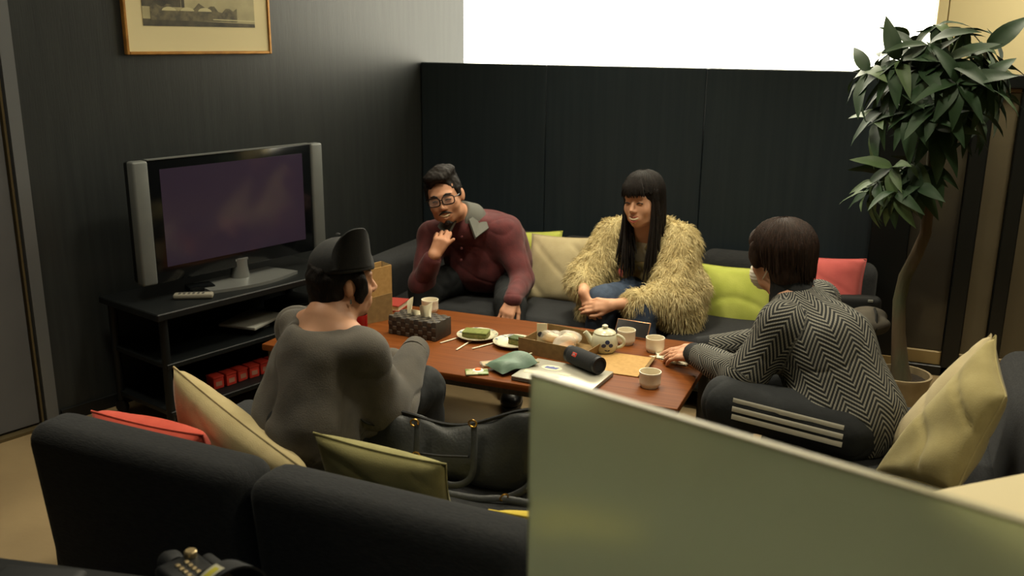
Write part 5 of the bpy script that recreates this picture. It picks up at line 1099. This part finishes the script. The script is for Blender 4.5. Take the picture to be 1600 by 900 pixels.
        for a in range(3): b = (a+1) % 3; ff += [(k+a, k+b, k+3+b, k+3+a), (k+3+a, k+3+b, k+6)]
        k += 7
    fm = bpy.data.meshes.new('fur'); fm.from_pydata(np.array(fv).tolist(), [], ff); o = sub('fur', fm, 'fur_cream', ct_, root); o['kind'] = 'stuff'
    # long hair with a fringe
    Hh = Sdf(); Hh.ell((0, -0.016, 0.044), (0.083, 0.102, 0.090), 0.01, M=Mh); Hh.ell((0, -0.045, -0.02), (0.078, 0.068, 0.105), 0.03, M=Mh)
    Hh.ell((0, 0.086, 0.066), (0.056, 0.020, 0.028), 0.02, M=Mh)
    Hh.cap((0, -0.060, -0.06), (0.0, -0.085, -0.19), 0.062, 0.055, 0.04, M=Mh)
    for a in (-1, 1): Hh.cap((a*0.071, 0.020, 0.05), (a*0.074, 0.010, -0.06), 0.017, 0.016, 0.02, M=Mh)
    Hh.ell((0, 0.112, -0.018), (0.060, 0.060, 0.056), 0.008, 'sub', M=Mh); Hh.ell((0, 0.085, -0.085), (0.056, 0.07, 0.06), 0.01, 'sub', M=Mh)
    hm = obj('hair', Hh.mesh(0.0045, lambda P: 0.002*noise_np(P, 160, 2), 'hair'), 'hair_black', root, world=True)
    lk = G(); r3 = np.random.default_rng(5)
    for i in range(110):      # locks hanging to the chest in front of both shoulders and down the back
        a = 1 if i % 2 else -1; t = r3.uniform(0, 1); x0 = a*(0.070+0.012*t); y0 = 0.035-0.10*t
        p0 = fin(Mh, (x0, y0, 0.03+r3.uniform(-0.03, 0.03))); p1 = fin(Mh, (x0*1.08, y0+0.01, -0.09)); 
        tgt = A_(-1.085 if a < 0 else -0.975, 4.045+0.10*t, 0.66)+r3.normal(0, 0.014, 3)
        if Mh[1][:, 0][0]*a > 0: tgt[0] = -0.985+0.03*t+r3.normal(0, 0.012)
        else: tgt[0] = -1.115+0.03*t+r3.normal(0, 0.012)
        e = tgt+A_(r3.normal(0, 0.012), -0.005, -r3.uniform(0.02, 0.14)); pts = [p0, p1, tgt, e]; tt = np.linspace(0, 1, 12)[:, None]
        cv = (1-tt)**3*pts[0]+3*tt*(1-tt)**2*pts[1]+3*tt*tt*(1-tt)*pts[2]+tt**3*pts[3]; lk.tube(cv, np.interp(np.linspace(0, 1, 12), [0, 0.3, 0.8, 1], [0.004, 0.0065, 0.005, 0.0012]), 5)
    hair_locks(lk, Mh, (0, -0.016, 0.046), (0.085, 0.104, 0.092), 90, lambda a: 0.0 if math.cos(a) > 0.35 else 0.10, 4)
    for i in range(34):       # fringe
        x = -0.056+0.112*i/33; e = r3.normal(0, 0.003); lk.tube([fin(Mh, q) for q in ((x*0.5, 0.070, 0.118), (x*0.85, 0.102-3.2*x*x, 0.085), (x+e, 0.112-5.5*x*x, 0.050), (x*1.02+e*2, 0.109-6.5*x*x, 0.031+r3.uniform(-0.004, 0.004))) ], [0.003, 0.0048, 0.0040, 0.001], 5)
    sub('lock', lk, 'hair_black', hm, root)['kind'] = 'stuff'
    for a in (-1, 1):
        obj('eye', arc_tube(Mh, [(a*0.018, 0.0885, 0.001), (a*0.031, 0.0915, 0.0065), (a*0.045, 0.084, 0.001)], 0.0026), 'lash', root, world=True)
        obj('earring', G().tube([fin(Mh, (a*0.078, -0.004, -0.036)), fin(Mh, (a*0.080, -0.004, -0.062))], [0.0025, 0.0045], 8), 'silver', root, world=True)
    obj('teeth', G().tube([fin(Mh, (x, 0.0935-14*x*x, -0.0695+12*x*x)) for x in np.linspace(-0.022, 0.022, 9)], 0.0060, 8), 'teeth', root, world=True)
    for s_, zz, r0 in ((1, -0.0600, 0.0026), (-1, -0.0820, 0.0032)): obj('lip', G().tube([fin(Mh, (x, 0.0975-15*x*x, zz+(12 if s_ > 0 else 34)*x*x*0.8)) for x in np.linspace(-0.0225, 0.0225, 11)], [r0*(0.45+0.55*math.sin(PI*i/10)) for i in range(11)], 6), 'lip_red', root, world=True)
    return root
woman()

# ------------------------------------------------------------------ person in the cap, back to the viewer
def cap_person():
    root = thing('person', 'person in a dark cap and loose brown sweatshirt, back turned', 'person', (-1.6, 2.25, 0.0))
    fd = A_(0.30, 0.95, 0); rt = A_(0.95, -0.30, 0)
    pel, chest, nb = A_(-1.61, 2.24, 0.43), A_(-1.605, 2.31, 0.60), A_(-1.60, 2.375, 0.735)
    hc = A_(-1.585, 2.445, 0.845); Mh = frame((0.62, 0.80, -0.02), (0.02, 0.03, 1), hc)
    shL, shR = nb-rt*0.165-A_(0, 0, 0.065), nb+rt*0.175-A_(0, 0, 0.065)
    elL, elR = A_(-1.79, 2.60, 0.46), A_(-1.40, 2.37, 0.475); wrL, wrR = A_(-1.56, 2.70, 0.50), A_(-1.435, 2.60, 0.545)
    hpL, hpR = pel-rt*0.09-A_(0, 0, 0.015), pel+rt*0.09-A_(0, 0, 0.015); knL, knR = A_(-1.73, 2.72, 0.42), A_(-1.425, 2.665, 0.435); anL, anR = A_(-1.74, 2.72, 0.08), A_(-1.415, 2.70, 0.08)
    S = Sdf(); head_shape(S, Mh, 0.0, 0.98); S.cap(fin(Mh, (0, -0.02, -0.05)), nb, 0.050, 0.054, 0.03); S.cap(nb, chest, 0.07, 0.10, 0.05); S.cap(chest, pel, 0.11, 0.12, 0.05)
    S.cap(nb-rt*0.10-A_(0, 0, 0.03), nb+rt*0.10-A_(0, 0, 0.03), 0.045, 0.045, 0.05)
    for sh, el, wr in ((shL, elL, wrL), (shR, elR, wrR)): S.cap(nb-A_(0, 0, 0.03), sh, 0.045, 0.045, 0.04); S.cap(sh, el, 0.042, 0.035, 0.03); S.cap(el, wr, 0.035, 0.026, 0.02)
    for hp, kn, an in ((hpL, knL, anL), (hpR, knR, anR)): S.cap(pel, hp, 0.09, 0.075, 0.04); S.cap(hp, kn, 0.072, 0.052, 0.03); S.cap(kn, an, 0.05, 0.035, 0.02)
    hand(S, frame(A_(-0.6, 0.55, -0.25), A_(0.3, 0.2, 0.9), wrR), 1, (0.35, 0.4, 0.4, 0.45)); hand(S, frame(A_(0.75, 0.10, 0.0), A_(0.0, 0.5, 0.8), wrL), -1, (0.4, 0.45, 0.5, 0.5))
    obj('body', S.mesh(0.005, name='body'), 'skin_c', root, world=True)
    T_ = Sdf(); T_.cap(chest+A_(0.01, 0, 0.03), pel+A_(0.02, 0, -0.01), 0.125, 0.140, 0.05); T_.cap(chest-rt*0.055, pel-rt*0.05, 0.115, 0.135, 0.05); T_.cap(chest+rt*0.055, pel+rt*0.07, 0.115, 0.14, 0.05)
    T_.cap(nb-A_(0, 0.0, 0.07), shL, 0.078, 0.064, 0.05); T_.cap(nb-A_(0, 0.0, 0.07), shR, 0.078, 0.066, 0.05)
    T_.cap(shL, elL, 0.068, 0.072, 0.04); T_.cap(elL, wrL, 0.072, 0.052, 0.03); T_.cap(shR, elR-A_(0, 0, 0.01), 0.072, 0.090, 0.04); T_.cap(elR-A_(0, 0, 0.01), wrR+(wrR-elR)*0.15, 0.092, 0.058, 0.03)
    T_.cap(A_(-1.50, 2.33, 0.50), A_(-1.44, 2.42, 0.45), 0.09, 0.08, 0.05)
    T_.ell(nb+A_(-0.005, -0.01, 0.048), (0.125, 0.135, 0.072), 0.010, 'sub'); T_.cut(A_(0, 0, 0.345), (0, 0, -1))
    sw_ = obj('sweatshirt', T_.mesh(0.006, folds(0.010, 13, 3.0, 40), 'sweatshirt'), 'sweat_brown', root, world=True)
    sub('cuff', G().lathe([(0.054, -0.018), (0.050, 0.018)], 20, wrR+(wrR-elR)*0.24, np.stack([np.cross((wrR-elR)/np.linalg.norm(wrR-elR), A_(0, 0, 1)), A_(0, 0, 1), (wrR-elR)/np.linalg.norm(wrR-elR)], 1)), 'sweat_brown', sw_, root)
    Pn = Sdf(); Pn.cap(pel-A_(0, 0, 0.005), pel+fd*0.05, 0.14, 0.13, 0.03)
    for hp, kn, an in ((hpL, knL, anL), (hpR, knR, anR)): Pn.cap(hp, kn, 0.098, 0.076, 0.04); Pn.cap(kn, an+A_(0, 0, 0.02), 0.074, 0.058, 0.03)
    Pn.cut(A_(0, 0, 0.336), (0, 0, -1)) if False else None
    obj('trousers', Pn.mesh(0.007, folds(0.005, 26, 7.0), 'trousers'), 'trouser_black', root, world=True)
    for an in (anL, anR): shoe('shoe', root, an*A_(1, 1, 0)+A_(0, -0.04, 0), an*A_(1, 1, 0)+A_(0.03, 0.17, 0))
    Hh = Sdf(); Hh.ell((0, -0.02, 0.02), (0.084, 0.098, 0.085), 0.01, M=Mh); Hh.ell((0, -0.055, -0.045), (0.070, 0.052, 0.062), 0.03, M=Mh)
    for a in (-1, 1): Hh.ell((a*0.075, 0.028, -0.005), (0.011, 0.030, 0.05), 0.015, M=Mh); Hh.ell((a*0.078, -0.004, -0.012), (0.020, 0.024, 0.036), 0.008, 'sub', M=Mh)
    Hh.ell((0, 0.115, -0.01), (0.064, 0.066, 0.09), 0.012, 'sub', M=Mh); Hh.ell((0, 0.06, -0.11), (0.07, 0.08, 0.055), 0.01, 'sub', M=Mh)
    obj('hair', Hh.mesh(0.0045, lambda P: 0.003*noise_np(P, 130, 2), 'hair'), 'hair_black', root, world=True)
    # cap: crown, raised bill turned a little off the face
    Mq = frame((0.82, -0.42, 0.02), (0.02, 0.03, 1), hc)
    Mc = (fin(Mq, (0, -0.006, 0.026)), Mq[1]@rotm(rad(8), 0, 0)); K = Sdf(); K.ell((0, 0, 0.022), (0.104, 0.110, 0.096), 0.01, M=Mc); K.cut((0, 0, 0.008), (0, 0, -1), M=Mc); K.ell((0, 0, -0.02), (0.084, 0.098, 0.06), 0.006, 'sub', M=Mc)
    cp = obj('cap_crown', K.mesh(0.004, lambda P: 0.002*noise_np(P, 40, 3), 'cap_crown'), 'cap_charcoal', root, world=True)
    v = []; nA, nB = 20, 10
    for i in range(nA+1):
        q = i/nA*2-1; x = 0.076*q; ln = 0.125*max(0.0, 1-abs(q)**2.6)**0.5
        for j in range(nB+1):
            t = j/nB; v.append((x*(1-0.05*t), 0.112-0.036*q*q+t*ln*0.16-0.018*q*q*t, 0.022+t*ln*0.97))
    f = [(i*(nB+1)+j, (i+1)*(nB+1)+j, (i+1)*(nB+1)+j+1, i*(nB+1)+j+1) for i in range(nA) for j in range(nB)]; k = len(v); v += [(x, y-0.004, z+0.003) for x, y, z in v]; f = [q[::-1] for q in f]+[tuple(k+x for x in q) for q in f]
    ring_ = [i*(nB+1)+nB for i in range(nA+1)]; f += [(ring_[i], ring_[i+1], k+ring_[i+1], k+ring_[i]) for i in range(nA)]
    obj('cap_bill', G().add([fin(Mc, q) for q in v], f), 'cap_charcoal', root, world=True, smooth=60)
    sub('cap_button', G().lathe([(0, 0), (0.008, 0.001), (0.006, 0.005), (0, 0.006)], 12, fin(Mc, (0, 0, 0.125)), Mc[1]), 'cap_charcoal', cp, root)
    obj('earring', G().tube([fin(Mh, (0.082, -0.004, -0.036)), fin(Mh, (0.083, -0.003, -0.050))], [0.002, 0.004], 8), 'silver', root, world=True)
    return root
cap_person()

# ------------------------------------------------------------------ person in the herringbone sweater and white mask
def herring():
    m = mat('herringbone', (24, 26, 27), 0.9); nt = m.node_tree; N = nt.nodes; L = nt.links; b = N['Principled BSDF']
    at = N.new('ShaderNodeAttribute'); at.attribute_name = 'knit'; sx = N.new('ShaderNodeSeparateXYZ'); L.new(at.outputs['Vector'], sx.inputs[0])
    def mth(op, a, b_=None):
        n = N.new('ShaderNodeMath'); n.operation = op
        for i, x in enumerate((a, b_)):
            if x is None: continue
            if isinstance(x, (int, float)): n.inputs[i].default_value = x
            else: L.new(x, n.inputs[i])
        return n.outputs[0]
    tri = mth('PINGPONG', sx.outputs[0], 0.046)
    ph = mth('ADD', sx.outputs[1], mth('MULTIPLY', tri, 1.15))
    st = mth('SINE', mth('MULTIPLY', ph, 2*PI/0.0180))
    kn = mth('SINE', mth('MULTIPLY', sx.outputs[0], 2*PI/0.0055))
    fac = mth('MULTIPLY', mth('GREATER_THAN', st, 0.12), mth('ADD', mth('MULTIPLY', kn, 0.22), 0.78))
    mx = N.new('ShaderNodeMix'); mx.data_type = 'RGBA'; mx.inputs[6].default_value = (*lin((23, 25, 26)), 1); mx.inputs[7].default_value = (*lin((130, 127, 116)), 1)
    L.new(fac, mx.inputs[0]); L.new(mx.outputs[2], b.inputs['Base Color'])
    bp = N.new('ShaderNodeBump'); bp.inputs['Strength'].default_value = 0.4; bp.inputs['Distance'].default_value = 0.004; L.new(st, bp.inputs['Height']); L.new(bp.outputs[0], b.inputs['Normal'])
herring()
def knit_person():
    root = thing('person', 'person in a herringbone sweater and white face mask leaning on the table', 'person', (0.0, 3.0, 0.0))
    pel, chest, nb = A_(-0.06, 3.02, 0.43), A_(-0.155, 3.10, 0.62), A_(-0.265, 3.18, 0.755)
    hc = A_(-0.328, 3.225, 0.878); fdh = A_(-0.80, 0.58, -0.12); Mh = frame(fdh, (-0.10, 0.04, 1), hc)
    shL, shR = A_(-0.285, 3.03, 0.700), A_(-0.205, 3.355, 0.700)
    elL, elR = A_(-0.385, 2.985, 0.520), A_(-0.36, 3.47, 0.50); wrL, wrR = A_(-0.605, 3.28, 0.475), A_(-0.60, 3.43, 0.460)
    hpL, hpR = A_(-0.05, 2.93, 0.415), A_(-0.05, 3.11, 0.415); knL, knR = A_(-0.425, 2.93, 0.450), A_(-0.44, 3.16, 0.445); anL, anR = A_(-0.40, 2.94, 0.08), A_(-0.42, 3.15, 0.08)
    S = Sdf(); head_shape(S, Mh, 0.0, 1.0); S.cap(fin(Mh, (0, -0.02, -0.05)), nb, 0.050, 0.054, 0.03); S.cap(nb, chest, 0.07, 0.10, 0.05); S.cap(chest, pel, 0.11, 0.12, 0.05)
    for sh, el, wr in ((shL, elL, wrL), (shR, elR, wrR)): S.cap(nb, sh, 0.045, 0.045, 0.04); S.cap(sh, el, 0.042, 0.035, 0.03); S.cap(el, wr, 0.035, 0.026, 0.02)
    for hp, kn, an in ((hpL, knL, anL), (hpR, knR, anR)): S.cap(pel, hp, 0.09, 0.075, 0.04); S.cap(hp, kn, 0.072, 0.052, 0.03); S.cap(kn, an, 0.05, 0.035, 0.02)
    hand(S, frame(A_(-0.85, 0.45, -0.22), A_(-0.10, -0.35, 0.9), wrL), 1, (0.22, 0.25, 0.28, 0.35), 0.05, (0.55, 0.1))
    hand(S, frame(A_(-0.90, 0.02, -0.16), A_(-0.1, 0.2, 0.95), wrR), -1, (0.2, 0.22, 0.25, 0.3), 0.05, (0.5, 0.1))
    obj('body', S.mesh(0.0045, name='body'), 'skin_c', root, world=True)
    T_ = Sdf(); T_.cap(nb+A_(0.015, -0.01, -0.045), chest, 0.095, 0.155, 0.06, reg=1); T_.cap(chest, pel+A_(0.02, 0, 0.0), 0.155, 0.165, 0.06, reg=1)
    T_.cap(nb+A_(0.03, -0.02, -0.05), shL, 0.085, 0.075, 0.05, reg=1); T_.cap(nb+A_(0.03, 0.0, -0.05), shR, 0.085, 0.075, 0.05, reg=1)
    T_.cap(shL, elL, 0.078, 0.066, 0.035, reg=2); T_.cap(elL, wrL-(wrL-elL)*0.13, 0.068, 0.050, 0.03, reg=3); T_.cap(shR, elR, 0.078, 0.066, 0.035, reg=4); T_.cap(elR, wrR-(wrR-elR)*0.13, 0.066, 0.048, 0.03, reg=5)
    T_.cap(A_(-0.13, 3.03, 0.50), A_(-0.14, 2.98, 0.42), 0.11, 0.125, 0.05, reg=1)
    T_.cut(A_(0, 0, 0.342), (0, 0, -1))
    uv = {1: (nb-pel, A_(0.3, -1, 0), pel, 0.17), 2: (shL-elL, A_(0, -1, 0), elL, 0.075), 3: (elL-wrL, A_(0, -1, 0), wrL, 0.065), 4: (shR-elR, A_(0, 1, 0), elR, 0.075), 5: (elR-wrR, A_(0, 1, 0), wrR, 0.065)}
    sw_ = obj('sweater', T_.mesh(0.006, folds(0.004, 16, 5.0, 40), 'sweater', uv=uv), 'herringbone', root, world=True)
    for el, wr in ((elL, wrL), (elR, wrR)):
        d = (wr-el)/np.linalg.norm(wr-el); C_ = Sdf(); C_.cap(wr-d*0.055, wr+d*0.022, 0.046, 0.042, 0.01); C_.cut(wr+d*0.03, d); sub('cuff', C_.mesh(0.005, name='cuff'), 'knit_black', sw_, root)
    C_ = Sdf(); C_.cap(nb+A_(0.0, 0, -0.01), nb+A_(-0.032, 0.022, 0.080), 0.084, 0.069, 0.02); sub('collar', C_.mesh(0.006, folds(0.003, 40, 1), 'collar'), 'knit_black', sw_, root)
    Pn = Sdf(); Pn.cap(pel-A_(0, 0, 0.005), pel-A_(0.05, 0, 0), 0.15, 0.14, 0.03)
    for hp, kn, an in ((hpL, knL, anL), (hpR, knR, anR)): Pn.cap(hp, kn, 0.100, 0.080, 0.04); Pn.cap(kn, an+A_(0, 0, 0.02), 0.078, 0.062, 0.03)
    tr_o = obj('trousers', Pn.mesh(0.007, folds(0.004, 22, 9.0), 'trousers'), 'trouser_black', root, world=True)
    for q in (-1, 0, 1):      # three white side stripes on the near leg
        pth = []; off = q*0.026
        for t in np.linspace(0.02, 0.93, 12):
            c = hpL*(1-t)+knL*t; r = 0.100+(0.080-0.100)*t; a = rad(8)+off/r; pth.append(c+A_(0, -math.cos(a)*(r+0.0035), math.sin(a)*(r+0.0035)))
        sub('stripe', G().tube(pth, 0.0088, 8, flat=(0.14, 1.0), up=(0, -1, 0)), 'stripe_white', tr_o, root); pth = []
    for an in (anL, anR): shoe('shoe', root, an*A_(1, 1, 0)+A_(0.04, 0, 0), an*A_(1, 1, 0)+A_(-0.17, 0.02, 0))
    Hh = Sdf(); Hh.ell((0, -0.018, 0.044), (0.092, 0.112, 0.096), 0.01, M=Mh); Hh.ell((0, -0.055, -0.035), (0.084, 0.066, 0.075), 0.03, M=Mh); Hh.ell((0, 0.072, 0.066), (0.064, 0.038, 0.044), 0.02, M=Mh)
    for a in (-1, 1): Hh.ell((a*0.078, 0.034, 0.022), (0.014, 0.036, 0.048), 0.02, M=Mh); Hh.ell((a*0.088, 0.004, -0.022), (0.022, 0.020, 0.030), 0.008, 'sub', M=Mh)
    Hh.ell((0, 0.125, -0.035), (0.075, 0.066, 0.068), 0.008, 'sub', M=Mh); Hh.ell((0, 0.07, -0.105), (0.10, 0.075, 0.055), 0.01, 'sub', M=Mh)
    hr = obj('hair', Hh.mesh(0.0045, lambda P: 0.0015*noise_np(P, 110, 2), 'hair'), 'hair_brown', root, world=True)
    sub('lock', hair_locks(G(), Mh, (0, -0.018, 0.046), (0.093, 0.114, 0.098), 120, lambda a: float(np.interp(math.cos(a), [-1, -0.3, 0.3, 0.6, 1], [0.115, 0.10, 0.045, 0.012, 0.008])), 6), 'hair_brown', hr, root)['kind'] = 'stuff'
    K = Sdf(); K.ell((0, 0.066, -0.058), (0.058, 0.056, 0.056), 0.01, M=Mh); K.ell((0, 0.094, -0.030), (0.022, 0.024, 0.024), 0.02, M=Mh); K.cut((0, 0.045, 0), (0, -1, 0), M=Mh); K.cut((0, 0.1, -0.006), (0, 0.2, 1), M=Mh)
    mk = obj('face_mask', K.mesh(0.004, lambda P: 0.0012*np.sin(((P-Mh[0])@Mh[1][:, 2])*520), 'face_mask'), 'mask_white', root, world=True)
    for a in (-1, 1): sub('ear_loop', G().tube([fin(Mh, q) for q in ((a*0.056, 0.050, -0.025), (a*0.082, 0.005, 0.012), (a*0.088, -0.022, 0.008), (a*0.086, -0.018, -0.030), (a*0.052, 0.048, -0.085))], 0.0022, 6), 'mask_white', mk, root)
    for a in (-1, 1): obj('eye', arc_tube(Mh, [(a*0.018, 0.0895, 0.005), (a*0.031, 0.0915, 0.010), (a*0.045, 0.084, 0.006)], 0.0026), 'lash', root, world=True)
    return root
knit_person()
